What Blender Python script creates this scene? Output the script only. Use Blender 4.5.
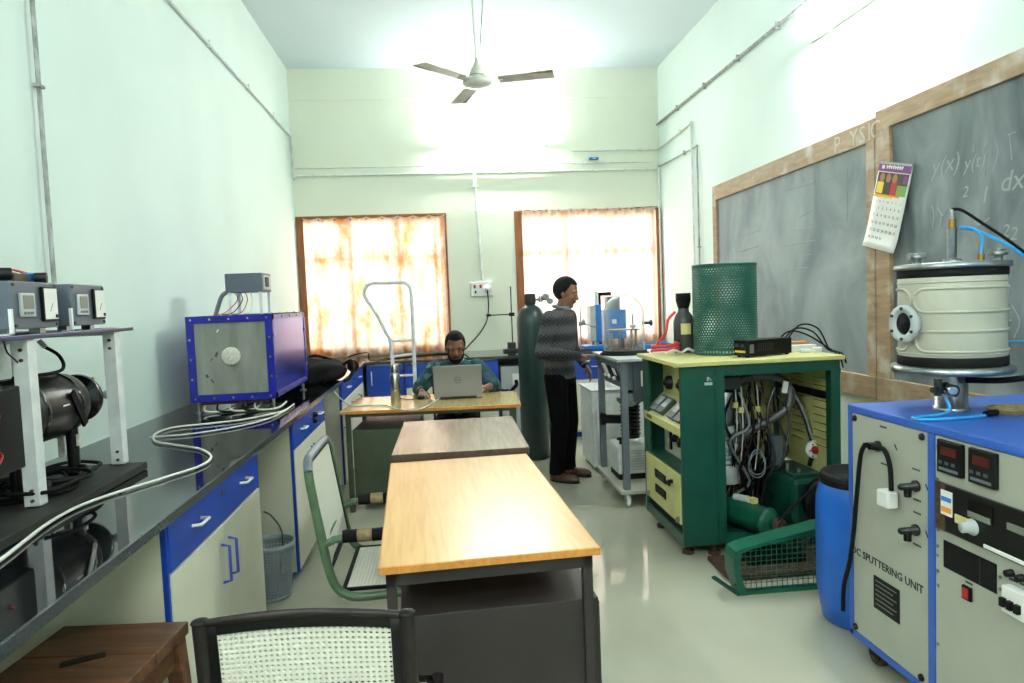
import bpy, bmesh, math, random
from mathutils import Vector, Matrix, Euler
random.seed(7)
S = bpy.context.scene
COL = S.collection
PI = math.pi
for o in list(bpy.data.objects): bpy.data.objects.remove(o)

# ------------------------------------------------------------------ camera
FPX, YAW, PITCH, ROLL, CAMH = 690.0, .1001, .0595, .0391, 1.5
CAM = Vector((0, 0, CAMH))
_f = Vector((math.sin(YAW)*math.cos(PITCH), math.cos(YAW)*math.cos(PITCH), -math.sin(PITCH)))
_r = Vector((math.cos(YAW), -math.sin(YAW), 0)); _d = _f.cross(_r)
_R = _r*math.cos(ROLL) + _d*math.sin(ROLL); _D = _d*math.cos(ROLL) - _r*math.sin(ROLL)
cd = bpy.data.cameras.new('camera'); cam = bpy.data.objects.new('camera', cd); COL.objects.link(cam)
cd.sensor_width = 36; cd.lens = FPX*36/1024; cd.clip_start = .05; cd.clip_end = 200
m3 = Matrix((_R, -_D, -_f)).transposed()
cam.matrix_world = Matrix.Translation(CAM) @ m3.to_4x4()
S.camera = cam
def ray(x, y): return _R*((x-512)/FPX) + _D*((y-341.5)/FPX) + _f
def PZ(x, y, z): d = ray(x, y); return CAM + d*((z-CAMH)/d.z)      # pixel -> point on a level plane
def PY(x, y, Y): d = ray(x, y); return CAM + d*(Y/d.y)             # pixel -> point on a plane across the room
def PX(x, y, X): d = ray(x, y); return CAM + d*(X/d.x)             # pixel -> point on a plane along the room

# ------------------------------------------------------------------ light
XL, XR, YB, YF, ZC, ZT = -1.62, 2.69, 8.19, -1.6, 4.21, .92
w = bpy.data.worlds.new('sky'); S.world = w; w.use_nodes = True
bg = w.node_tree.nodes['Background']
bg.inputs[0].default_value = (.93, .97, 1, 1); bg.inputs[1].default_value = 2.0
def area(name, loc, rot, sx, sy, power, col=(1, 1, 1)):
    l = bpy.data.lights.new(name, 'AREA'); l.shape = 'RECTANGLE'; l.size = sx; l.size_y = sy; l.energy = power; l.color = col
    o = bpy.data.objects.new(name, l); COL.objects.link(o); o.location = loc; o.rotation_euler = rot
    return o
# daylight arriving at the two curtained windows (outside the glass)
area('daylight', (-.78, YB+.75, 1.95), (-PI/2, 0, 0), 1.7, 1.9, 36, (1, .98, .95))
area('daylight', (1.82, YB+.75, 1.95), (-PI/2, 0, 0), 1.7, 1.9, 36, (1, .98, .95))
TUBE_GLOW = 250
S.view_settings.view_transform = 'Standard'
try: S.view_settings.look = 'None'
except Exception: pass
S.view_settings.gamma = 1; S.view_settings.use_curve_mapping = False
S.view_settings.exposure = .88

# ------------------------------------------------------------------ helpers
def lin(c):
    c = c/255
    return c/12.92 if c <= .04045 else ((c+.055)/1.055)**2.4
def rgb(c): return tuple(lin(v) for v in c) + (1,)
MATS = {}
def mat(name, col, rough=.5, metal=0., spec=.5, var=0., vscale=8., vstretch=(1, 1, 1), bump=0., bscale=60., col2=None, coat=0.):
    m = bpy.data.materials.new(name); m.use_nodes = True; nt = m.node_tree; b = nt.nodes['Principled BSDF']
    b.inputs['Base Color'].default_value = rgb(col); b.inputs['Roughness'].default_value = rough
    b.inputs['Metallic'].default_value = metal; b.inputs['Specular IOR Level'].default_value = spec
    b.inputs['Coat Weight'].default_value = coat
    if var or col2 or bump:
        tc = nt.nodes.new('ShaderNodeTexCoord'); mp = nt.nodes.new('ShaderNodeMapping')
        mp.inputs['Scale'].default_value = vstretch; nt.links.new(tc.outputs['Object'], mp.inputs[0])
    if var or col2:
        n = nt.nodes.new('ShaderNodeTexNoise'); n.inputs['Scale'].default_value = vscale; n.inputs['Detail'].default_value = 5
        nt.links.new(mp.outputs[0], n.inputs['Vector'])
        r = nt.nodes.new('ShaderNodeValToRGB'); r.color_ramp.elements[0].position = .35; r.color_ramp.elements[1].position = .68
        c2 = col2 if col2 else tuple(max(0, v*(1-var)) for v in col)
        r.color_ramp.elements[0].color = rgb(c2); r.color_ramp.elements[1].color = rgb(col)
        nt.links.new(n.outputs['Fac'], r.inputs[0]); nt.links.new(r.outputs[0], b.inputs['Base Color'])
    if bump:
        n2 = nt.nodes.new('ShaderNodeTexNoise'); n2.inputs['Scale'].default_value = bscale; n2.inputs['Detail'].default_value = 4
        nt.links.new(mp.outputs[0], n2.inputs['Vector'])
        bp = nt.nodes.new('ShaderNodeBump'); bp.inputs['Strength'].default_value = bump; bp.inputs['Distance'].default_value = .004
        nt.links.new(n2.outputs['Fac'], bp.inputs['Height']); nt.links.new(bp.outputs[0], b.inputs['Normal'])
    MATS[name] = m
    return m
def emis(name, col, strength):
    m = mat(name, col); b = m.node_tree.nodes['Principled BSDF']
    b.inputs['Emission Color'].default_value = rgb(col); b.inputs['Emission Strength'].default_value = strength
    return m

class MB:
    """collects shapes; build() links them as ONE mesh object"""
    def __init__(s): s.v = []; s.f = []; s.mi = []; s.sm = []; s.cm = 0
    def add(s, vs, fs, smooth=False):
        k = len(s.v); s.v += [Vector(p) for p in vs]
        for f in fs:
            s.f.append([i+k for i in f]); s.mi.append(s.cm); s.sm.append(smooth)
        return s
    def box(s, x0, x1, y0, y1, z0, z1):
        if x0 > x1: x0, x1 = x1, x0
        if y0 > y1: y0, y1 = y1, y0
        if z0 > z1: z0, z1 = z1, z0
        return s.add([(x0,y0,z0),(x1,y0,z0),(x1,y1,z0),(x0,y1,z0),(x0,y0,z1),(x1,y0,z1),(x1,y1,z1),(x0,y1,z1)],
                     [(0,3,2,1),(4,5,6,7),(0,1,5,4),(1,2,6,5),(2,3,7,6),(3,0,4,7)])
    def hexa(s, b, t):   # 4 bottom points, 4 top points
        return s.add(list(b)+list(t), [(3,2,1,0),(4,5,6,7),(0,1,5,4),(1,2,6,5),(2,3,7,6),(3,0,4,7)])
    def obox(s, c, size, rot):
        R = rot if isinstance(rot, Matrix) else Euler(rot).to_matrix()
        c = Vector(c); h = [v/2 for v in size]
        P = [c + R @ Vector((a*h[0], b*h[1], d*h[2])) for d in (-1, 1) for a, b in ((-1,-1),(1,-1),(1,1),(-1,1))]
        return s.hexa(P[:4], P[4:])
    def bar(s, a, b, w, h, up=(0, 0, 1)):
        a = Vector(a); b = Vector(b); d = (b-a); L = d.length; d.normalize(); u = Vector(up)
        if abs(d.dot(u)) > .98: u = Vector((1, 0, 0)) if abs(d.x) < .9 else Vector((0, 1, 0))
        x = d.cross(u).normalized(); u = x.cross(d).normalized()
        return s.obox((a+b)/2, (w, L, h), Matrix((x, d, u)).transposed())
    def cyl(s, a, b, r, r2=None, n=16, cap=True):
        a = Vector(a); b = Vector(b); r2 = r if r2 is None else r2
        d = (b-a).normalized(); u = Vector((0, 0, 1)) if abs(d.z) < .9 else Vector((1, 0, 0))
        x = d.cross(u).normalized(); y = d.cross(x)
        vs = [c + (x*math.cos(2*PI*i/n) + y*math.sin(2*PI*i/n))*q for c, q in ((a, r), (b, r2)) for i in range(n)]
        s.add(vs, [(i, i+n, (i+1) % n + n, (i+1) % n) for i in range(n)], True)
        if cap:
            s.add(vs[:n], [tuple(range(n))]); s.add(vs[n:], [tuple(range(n-1, -1, -1))])
        return s
    def tube(s, pts, r, n=8, closed=False, sub=0, cap=True):
        P = [Vector(p) for p in pts]
        if sub: P = spline(P, sub, closed)
        m = len(P); prev = None; vs = []
        for i in range(m):
            a = P[(i-1) % m] if closed or i else P[i]; b = P[(i+1) % m] if closed or i < m-1 else P[i]
            d = (b-a).normalized()
            if prev is None:
                u = Vector((0, 0, 1)) if abs(d.z) < .9 else Vector((1, 0, 0)); x = d.cross(u).normalized()
            else:
                x = (prev - d*prev.dot(d)); x = x.normalized() if x.length > 1e-6 else prev
            prev = x; y = d.cross(x)
            rr = r[i] if isinstance(r, (list, tuple)) else r
            vs += [P[i] + (x*math.cos(2*PI*k/n) + y*math.sin(2*PI*k/n))*rr for k in range(n)]
        fs = []
        for i in range(m if closed else m-1):
            j = (i+1) % m
            fs += [(i*n+k, j*n+k, j*n+(k+1) % n, i*n+(k+1) % n) for k in range(n)]
        s.add(vs, fs, True)
        if cap and not closed:
            s.add(vs[:n], [tuple(range(n))]); s.add(vs[-n:], [tuple(range(n-1, -1, -1))])
        return s
    def lathe(s, c, prof, n=24, axis=(0, 0, 1), smooth=True, cap=True):
        c = Vector(c); d = Vector(axis).normalized(); u = Vector((0, 0, 1)) if abs(d.z) < .9 else Vector((1, 0, 0))
        x = d.cross(u).normalized(); y = d.cross(x); m = len(prof)
        vs = [c + d*z + (x*math.cos(2*PI*k/n) + y*math.sin(2*PI*k/n))*max(r, 1e-5) for r, z in prof for k in range(n)]
        fs = [(i*n+k, (i+1)*n+k, (i+1)*n+(k+1) % n, i*n+(k+1) % n) for i in range(m-1) for k in range(n)]
        s.add(vs, fs, smooth)
        if cap:
            if prof[0][0] > 1e-4: s.add(vs[:n], [tuple(range(n))])
            if prof[-1][0] > 1e-4: s.add(vs[-n:], [tuple(range(n-1, -1, -1))])
        return s
    def sph(s, c, r, n=16, m=10, R=None):
        c = Vector(c); r = (r, r, r) if isinstance(r, (int, float)) else r; vs = []
        for i in range(m+1):
            t = PI*i/m
            for k in range(n):
                p = Vector((r[0]*math.sin(t)*math.cos(2*PI*k/n), r[1]*math.sin(t)*math.sin(2*PI*k/n), r[2]*math.cos(t)))
                vs.append(c + (R @ p if R else p))
        fs = [(i*n+k, (i+1)*n+k, (i+1)*n+(k+1) % n, i*n+(k+1) % n) for i in range(m) for k in range(n)]
        return s.add(vs, fs, True)
    def cap(s, a, b, r0, r1, n=14, flat=None):  # tapered capsule; flat=(axis, factor) squeezes it
        a = Vector(a); b = Vector(b); d = b-a; L = d.length; d = d/L
        prof = [(r0*math.sin(t), -r0*math.cos(t)) for t in [PI/2*i/4 for i in range(5)]]
        prof += [(r1*math.cos(t), L + r1*math.sin(t)) for t in [PI/2*i/4 for i in range(5)]]
        k = len(s.v); s.lathe(a, prof, n, d, True, False)
        if flat:
            ax = Vector(flat[0]).normalized()
            for i in range(k, len(s.v)):
                q = (s.v[i]-a).dot(ax); q -= d.dot(ax)*max(0, min(L, (s.v[i]-a).dot(d)))
                s.v[i] = s.v[i] - ax*q*(1-flat[1])
        return s
    def loft(s, rings, n=20, smooth=True):      # rings: (cx, cy, cz, rx, ry)
        vs = [(cx+rx*math.cos(2*PI*k/n), cy+ry*math.sin(2*PI*k/n), cz) for cx, cy, cz, rx, ry in rings for k in range(n)]
        m = len(rings)
        s.add(vs, [(i*n+k, i*n+(k+1) % n, (i+1)*n+(k+1) % n, (i+1)*n+k) for i in range(m-1) for k in range(n)], smooth)
        s.add(vs[:n], [tuple(range(n-1, -1, -1))]); s.add(vs[-n:], [tuple(range(n))])
        return s
    def prism(s, poly, plane, d0, d1):          # poly in a plane, extruded along the third axis
        def P(a, b, d): return {'XZ': (a, d, b), 'YZ': (d, a, b), 'XY': (a, b, d)}[plane]
        n = len(poly); vs = [P(a, b, d0) for a, b in poly] + [P(a, b, d1) for a, b in poly]
        return s.add(vs, [tuple(range(n)), tuple(range(2*n-1, n-1, -1))] + [(i, i+n, (i+1) % n+n, (i+1) % n) for i in range(n)])
    def grid(s, nu, nv, fn, smooth=True):
        vs = [fn(i/nu, j/nv) for j in range(nv+1) for i in range(nu+1)]
        return s.add(vs, [(j*(nu+1)+i, j*(nu+1)+i+1, (j+1)*(nu+1)+i+1, (j+1)*(nu+1)+i) for j in range(nv) for i in range(nu)], smooth)
    def perf(s, nu, nv, fn, hole=.62, stagger=False, keep=None, k=8):   # sheet with real holes; fn(u,v)->point
        for j in range(nv):
            for i in range(nu):
                if keep and not keep((i+.5)/nu, (j+.5)/nv): continue
                off = .5*(j % 2) if stagger else 0
                cx, cy = i+.5+off, j+.5
                out = [(cx+a*.5, cy+b*.5) for a, b in ((1,0),(1,1),(0,1),(-1,1),(-1,0),(-1,-1),(0,-1),(1,-1))]
                inn = [(cx+hole/2*math.cos(PI/4*t), cy+hole/2*math.sin(PI/4*t)) for t in range(8)]
                s.add([fn(x/nu, y/nv) for x, y in out+inn], [(t, (t+1) % 8, 8+(t+1) % 8, 8+t) for t in range(8)])
        return s
    def text(s, string, org, xd, yd, size, depth=.0008, align='CENTER'):
        vs, fs = text_mesh(string, align); org = Vector(org); xd = Vector(xd).normalized(); yd = Vector(yd).normalized(); n = xd.cross(yd)
        return s.add([org + xd*(p[0]*size) + yd*(p[1]*size) + n*(p[2]*depth) for p in vs], fs)
    def build(s, name, m, parent=None, bevel=0, world=False, solid=0, sub=0, tri=False, kind=None):
        me = bpy.data.meshes.new(name); me.from_pydata([tuple(p) for p in s.v], [], s.f)
        ms = m if isinstance(m, (list, tuple)) else [m]
        for q in ms: me.materials.append(MATS[q] if isinstance(q, str) else q)
        me.polygons.foreach_set('material_index', s.mi); me.polygons.foreach_set('use_smooth', s.sm)
        me.update()
        o = bpy.data.objects.new(name, me); COL.objects.link(o)
        if parent is not None:
            o.parent = parent
            if world: o.matrix_parent_inverse = base_matrix(parent).inverted()
        if solid:
            q = o.modifiers.new('solid', 'SOLIDIFY'); q.thickness = solid; q.offset = 0
        if bevel:
            q = o.modifiers.new('bevel', 'BEVEL'); q.width = bevel; q.segments = 2; q.limit_method = 'ANGLE'; q.angle_limit = math.radians(40)
            q.harden_normals = False
        if sub:
            q = o.modifiers.new('sub', 'SUBSURF'); q.levels = sub; q.render_levels = sub
        if kind: o['kind'] = kind
        return o
def base_matrix(o):
    M = Matrix.LocRotScale(o.location, o.rotation_euler, o.scale)
    return base_matrix(o.parent) @ o.matrix_parent_inverse @ M if o.parent else M
def spline(P, sub, closed=False):
    n = len(P); out = []
    for i in range(n if closed else n-1):
        p0 = P[(i-1) % n] if closed or i else P[0]; p1 = P[i]; p2 = P[(i+1) % n]; p3 = P[(i+2) % n] if closed or i < n-2 else P[-1]
        for k in range(sub):
            t = k/sub
            out.append(.5*((2*p1) + (p2-p0)*t + (2*p0-5*p1+4*p2-p3)*t*t + (3*p1-p0-3*p2+p3)*t**3))
    if not closed: out.append(P[-1])
    return out
_tc = {}
def text_mesh(string, align):
    if (string, align) in _tc: return _tc[(string, align)]
    c = bpy.data.curves.new('lettering', 'FONT'); c.body = string; c.size = 1; c.align_x = align; c.extrude = .5; c.resolution_u = 2; c.offset = .012 if len(string) > 6 else 0
    o = bpy.data.objects.new('lettering', c); COL.objects.link(o)
    dg = bpy.context.evaluated_depsgraph_get(); dg.update(); e = o.evaluated_get(dg); me = e.to_mesh()
    r = ([tuple(v.co) for v in me.vertices], [tuple(p.vertices) for p in me.polygons])
    e.to_mesh_clear(); bpy.data.objects.remove(o); bpy.data.curves.remove(c)
    _tc[(string, align)] = r
    return r
def tag(o, label, cat, group=None, kind=None):
    o['label'] = label; o['category'] = cat
    if group: o['group'] = group
    if kind: o['kind'] = kind
    return o
def thing(name, label, cat, loc=(0, 0, 0), rotz=0, group=None):
    o = bpy.data.objects.new(name, None); COL.objects.link(o); o.empty_display_size = .1
    o.location = loc; o.rotation_euler = (0, 0, rotz)
    return tag(o, label, cat, group)
def struct(o): o['kind'] = 'structure'; return o
def arc(c, r, a0, a1, n, plane='XZ', d=0):
    out = []
    for i in range(n+1):
        t = a0+(a1-a0)*i/n; a, b = c[0]+r*math.cos(t), c[1]+r*math.sin(t)
        out.append({'XZ': (a, d, b), 'YZ': (d, a, b), 'XY': (a, b, d)}[plane])
    return out

# ------------------------------------------------------------------ materials
mat('wall_paint', (221, 236, 229), .75, var=.03, vscale=1.2, bump=.06, bscale=90)
mat('wall_paint_cream', (233, 237, 218), .75, var=.03, vscale=1.0, bump=.06, bscale=90)
mat('ceiling_paint', (206, 220, 224), .8, var=.02, vscale=1.0)
mat('floor_tile', (188, 187, 168), .10, var=.07, vscale=1.3, bump=.01, bscale=20)
mat('granite', (18, 21, 22), .04, spec=.6, var=.5, vscale=160)
mat('granite_edge_highlight', (74, 79, 82), .2, var=.2, vscale=140)
mat('cabinet_cream', (221, 219, 197), .45, var=.03, vscale=5)
mat('cabinet_blue', (24, 70, 176), .35, var=.12, vscale=6)
mat('handle_white', (230, 230, 226), .3)
mat('handle_blue', (62, 78, 186), .35)
mat('chrome', (200, 203, 205), .22, metal=1)
mat('steel', (168, 172, 174), .32, metal=1, var=.15, vscale=20)
mat('dark_steel', (70, 72, 74), .4, metal=.8)
mat('brass', (150, 122, 70), .35, metal=.9)
mat('black', (9, 9, 10), .5, spec=.25)
mat('black_gloss', (12, 12, 13), .18)
mat('black_rubber', (14, 14, 15), .75, spec=.2)
mat('black_paint', (12, 12, 13), .34, spec=.35, var=.35, vscale=14)
mat('grey_box', (88, 98, 110), .45, var=.06, vscale=12)
mat('grey_dark', (66, 74, 84), .5)
mat('grey_paint', (104, 112, 120), .45, var=.08, vscale=9)
mat('grey_light', (182, 190, 190), .4, var=.06, vscale=9)
mat('white_paint', (230, 233, 233), .4, var=.08, vscale=16)
mat('white_plastic', (232, 232, 228), .35)
mat('paper', (236, 234, 230), .7)
mat('furnace_blue', (30, 34, 150), .25, var=.1, vscale=7)
mat('furnace_side', (70, 76, 180), .16, metal=.6, var=.1, vscale=5)
mat('fibre_board', (146, 148, 140), .8, var=.16, vscale=14, vstretch=(1, 1, .25), bump=.2, bscale=40)
mat('ceramic', (224, 222, 208), .6, var=.15, vscale=60)
mat('shelf_blue', (44, 48, 92), .4, var=.2, vscale=20)
mat('board_dark', (46, 46, 43), .6, spec=.3, var=.3, vscale=14)
mat('machine_green', (14, 74, 60), .35, var=.12, vscale=6)
mat('mesh_green', (30, 96, 82), .4, var=.1, vscale=8)
mat('machine_green_light', (20, 92, 70), .35, var=.12, vscale=9)
mat('machine_yellow', (208, 204, 134), .45, var=.07, vscale=7)
mat('chair_green', (84, 112, 82), .4, var=.15, vscale=18)
mat('table_green', (62, 74, 54), .5, var=.15, vscale=9)
mat('cane_white', (220, 220, 206), .55)
mat('arm_tan', (150, 132, 92), .7, var=.2, vscale=60)
mat('desk_brown', (50, 44, 43), .5, spec=.35, var=.1, vscale=9)
mat('chair_frame', (34, 27, 27), .45, spec=.3, var=.3, vscale=30)
mat('basket', (140, 152, 158), .5)
mat('cylinder_green', (22, 52, 50), .4, var=.2, vscale=8)
mat('drum_blue', (30, 104, 204), .35, var=.08, vscale=7)
mat('sputter_cream', (174, 176, 162), .45, var=.04, vscale=5)
mat('sputter_blue', (52, 98, 190), .4, var=.06, vscale=8)
mat('chamber_cream', (182, 181, 164), .38, var=.05, vscale=7)
mat('ink', (28, 30, 40), .7)
mat('red', (178, 40, 34), .45)
mat('red_hose', (222, 62, 66), .4)
mat('hose_blue', (40, 150, 214), .35)
mat('cable_white', (212, 212, 206), .65, spec=.3)
mat('pipe_grey', (86, 88, 88), .4, metal=.4)
mat('cable_grey', (118, 124, 128), .55)
mat('bag_black', (14, 14, 15), .8, spec=.2, var=.3, vscale=30, bump=.4, bscale=50)
mat('bottle_grey', (70, 76, 76), .25, var=.2, vscale=9)
mat('label_yellow', (206, 196, 130), .7)
mat('rust_and_slot_shade', (86, 60, 44), .8, var=.4, vscale=40)  # rust, and the dark painted into the louvre slots
mat('fan_white', (214, 214, 204), .4, var=.1, vscale=9)
mat('fan_blade', (206, 202, 192), .5, var=.12, vscale=9)
mat('fan_dirt', (150, 140, 122), .6, var=.3, vscale=20)
mat('pvc', (228, 233, 228), .5, var=.08, vscale=12)
mat('pvc_stain', (176, 180, 176), .6, var=.35, vscale=40, vstretch=(1, 1, .3))
mat('frame_brown', (150, 92, 44), .5, var=.2, vscale=9, vstretch=(3, 3, .4))
mat('skin', (122, 80, 58), .5, var=.08, vscale=30)
mat('skin_dark', (84, 54, 42), .5, var=.08, vscale=30)
mat('hair', (10, 9, 9), .7, spec=.2, var=.3, vscale=120)
mat('eye_white', (150, 140, 132), .5)
mat('lips', (120, 66, 58), .5)
mat('trousers', (8, 8, 10), .9, spec=.1, var=.3, vscale=20, bump=.3, bscale=14)
mat('shoe', (70, 44, 30), .35)
mat('laptop_grey', (152, 152, 152), .38, metal=.55)
mat('key_dark', (30, 30, 32), .5)
mat('flask_steel', (190, 186, 178), .25, metal=1)
mat('led_red', (78, 10, 8), .4)
mat('lcd', (120, 122, 112), .4)
mat('purple', (128, 60, 128), .6)
mat('orange_print', (236, 150, 50), .6)
mat('yellow_print', (236, 206, 70), .6)
mat('print_green', (120, 160, 70), .6)
mat('print_red', (196, 40, 60), .6)
mat('print_dark', (64, 58, 44), .6)
mat('print_skin', (170, 120, 90), .6)
mat('card_brown', (176, 128, 74), .7)
mat('instrument_blue', (40, 120, 200), .4)
emis('tube_glow', (247, 250, 246), TUBE_GLOW)

def node_mat(name):
    m = bpy.data.materials.new(name); m.use_nodes = True; MATS[name] = m; nt = m.node_tree
    return m, nt, nt.nodes['Principled BSDF']
def wood(name, c1, c2, rough=.3, scale=6., stretch=(8, .5, 8), spec=.5, wear=None):
    m, nt, b = node_mat(name); N = nt.nodes.new; L = nt.links.new
    tc = N('ShaderNodeTexCoord'); mp = N('ShaderNodeMapping'); mp.inputs['Scale'].default_value = stretch
    L(tc.outputs['Object'], mp.inputs[0])
    n = N('ShaderNodeTexNoise'); n.inputs['Scale'].default_value = scale; n.inputs['Detail'].default_value = 6; n.inputs['Distortion'].default_value = .6
    L(mp.outputs[0], n.inputs['Vector'])
    r = N('ShaderNodeValToRGB'); r.color_ramp.elements[0].position = .3; r.color_ramp.elements[1].position = .7
    r.color_ramp.elements[0].color = rgb(c2); r.color_ramp.elements[1].color = rgb(c1)
    L(n.outputs['Fac'], r.inputs[0]); out = r.outputs[0]
    if wear:
        n2 = N('ShaderNodeTexNoise'); n2.inputs['Scale'].default_value = 5; n2.inputs['Detail'].default_value = 6; L(tc.outputs['Object'], n2.inputs['Vector'])
        r2 = N('ShaderNodeValToRGB'); r2.color_ramp.elements[0].position = .55; r2.color_ramp.elements[1].position = .75
        L(n2.outputs['Fac'], r2.inputs[0])
        mx = N('ShaderNodeMix'); mx.data_type = 'RGBA'; mx.inputs[7].default_value = rgb(wear)
        L(r2.outputs[0], mx.inputs[0]); L(out, mx.inputs[6]); out = mx.outputs[2]
    L(out, b.inputs['Base Color']); b.inputs['Roughness'].default_value = rough; b.inputs['Specular IOR Level'].default_value = spec
wood('desk_wood', (216, 172, 110), (198, 150, 90), .28)
wood('desk_edge', (206, 140, 66), (186, 120, 50), .4)
wood('table_wood', (154, 134, 112), (128, 108, 88), .25)
wood('table_edge', (92, 74, 60), (70, 54, 42), .4)
wood('laptop_table_wood', (196, 172, 118), (176, 148, 96), .12)
wood('stool_wood', (112, 74, 46), (70, 44, 28), .5, stretch=(.6, 7, 7), wear=(52, 36, 26))
wood('board_frame_wood', (172, 148, 118), (140, 114, 86), .6, stretch=(5, .8, 5), wear=(196, 186, 170))

def chalk_mat(name, base, smear, seed):
    m, nt, b = node_mat(name); N = nt.nodes.new; L = nt.links.new
    tc = N('ShaderNodeTexCoord'); mp = N('ShaderNodeMapping'); mp.inputs['Location'].default_value = (seed, seed, seed)
    mp.inputs['Scale'].default_value = (1, 1.5, .8); mp.inputs['Rotation'].default_value = (.25, 0, 0); L(tc.outputs['Object'], mp.inputs[0])
    n = N('ShaderNodeTexNoise'); n.inputs['Scale'].default_value = 1.6; n.inputs['Detail'].default_value = 7; n.inputs['Roughness'].default_value = .55; n.inputs['Distortion'].default_value = .9
    L(mp.outputs[0], n.inputs['Vector'])
    r = N('ShaderNodeValToRGB'); r.color_ramp.elements[0].position = .36; r.color_ramp.elements[1].position = .66
    r.color_ramp.elements[0].color = rgb(base); r.color_ramp.elements[1].color = rgb(smear)
    L(n.outputs['Fac'], r.inputs[0]); L(r.outputs[0], b.inputs['Base Color']); b.inputs['Roughness'].default_value = .7
    b.inputs['Specular IOR Level'].default_value = .3
chalk_mat('chalkboard_pale', (126, 136, 139), (166, 174, 175), 3.1)
chalk_mat('chalkboard_dark', (84, 93, 98), (146, 154, 156), 7.7)
mat('chalk', (190, 196, 196), .9)
mat('chalk_faint', (158, 166, 167), .9)
mat('faded_paint', (190, 182, 164), .8)

def curtain_mat(name, base, blotch, amount, scale, trans, clear=.12):
    m, nt, b = node_mat(name); N = nt.nodes.new; L = nt.links.new
    tc = N('ShaderNodeTexCoord'); mp = N('ShaderNodeMapping'); mp.inputs['Scale'].default_value = (1.5, 0, .7); L(tc.outputs['Object'], mp.inputs[0])
    n = N('ShaderNodeTexNoise'); n.inputs['Scale'].default_value = scale; n.inputs['Detail'].default_value = 8; n.inputs['Roughness'].default_value = .7
    L(mp.outputs[0], n.inputs['Vector'])
    r = N('ShaderNodeValToRGB'); r.color_ramp.elements[0].position = .5-amount*.14; r.color_ramp.elements[1].position = .5+amount*.14
    r.color_ramp.elements[0].color = rgb(base); r.color_ramp.elements[1].color = rgb(blotch)
    L(n.outputs['Fac'], r.inputs[0])
    d = N('ShaderNodeBsdfDiffuse'); t = N('ShaderNodeBsdfTranslucent'); mx = N('ShaderNodeMixShader'); mx.inputs[0].default_value = trans
    L(r.outputs[0], d.inputs[0]); L(r.outputs[0], t.inputs[0]); L(d.outputs[0], mx.inputs[1]); L(t.outputs[0], mx.inputs[2])
    tr = N('ShaderNodeBsdfTransparent'); mx2 = N('ShaderNodeMixShader'); mx2.inputs[0].default_value = clear
    L(mx.outputs[0], mx2.inputs[1]); L(tr.outputs[0], mx2.inputs[2])
    L(mx2.outputs[0], nt.nodes['Material Output'].inputs[0])
curtain_mat('curtain_floral', (248, 236, 218), (214, 138, 78), .9, 2.6, .6, .05)
curtain_mat('curtain_sheer', (250, 226, 208), (244, 202, 176), 1.5, 2.0, .6)
def glass_mat(name, tint, gl, rough=.02):
    m, nt, b = node_mat(name); N = nt.nodes.new; L = nt.links.new
    t = N('ShaderNodeBsdfTransparent'); t.inputs[0].default_value = tint; g = N('ShaderNodeBsdfGlossy'); g.inputs['Roughness'].default_value = rough
    lw = N('ShaderNodeLayerWeight'); lw.inputs[0].default_value = gl; mx = N('ShaderNodeMixShader')
    L(lw.outputs['Fresnel'], mx.inputs[0]); L(t.outputs[0], mx.inputs[1]); L(g.outputs[0], mx.inputs[2]); L(mx.outputs[0], nt.nodes['Material Output'].inputs[0])
glass_mat('window_glass', (.97, .99, .98, 1), .15)
def jar_mat():
    m, nt, b = node_mat('jar_glass'); N = nt.nodes.new; L = nt.links.new
    t = N('ShaderNodeBsdfTransparent'); t.inputs[0].default_value = (.95, .97, .97, 1)
    g = N('ShaderNodeBsdfGlossy'); g.inputs['Roughness'].default_value = .05; d = N('ShaderNodeBsdfTranslucent'); d.inputs[0].default_value = (.8, .84, .83, 1)
    d2 = N('ShaderNodeBsdfDiffuse'); d2.inputs[0].default_value = (.8, .84, .83, 1)
    lw = N('ShaderNodeLayerWeight'); lw.inputs[0].default_value = .5
    p = N('ShaderNodeMath'); p.operation = 'POWER'; p.inputs[1].default_value = 1.7; L(lw.outputs['Facing'], p.inputs[0])
    q = N('ShaderNodeMath'); q.operation = 'MULTIPLY_ADD'; q.inputs[1].default_value = .95; q.inputs[2].default_value = .06; L(p.outputs[0], q.inputs[0])
    a = N('ShaderNodeMixShader'); a.inputs[0].default_value = .5; L(d.outputs[0], a.inputs[1]); L(d2.outputs[0], a.inputs[2])
    c = N('ShaderNodeMixShader'); c.inputs[0].default_value = .4; L(a.outputs[0], c.inputs[1]); L(g.outputs[0], c.inputs[2])
    mx = N('ShaderNodeMixShader'); L(q.outputs[0], mx.inputs[0]); L(t.outputs[0], mx.inputs[1]); L(c.outputs[0], mx.inputs[2]); L(mx.outputs[0], nt.nodes['Material Output'].inputs[0])
jar_mat()

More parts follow.
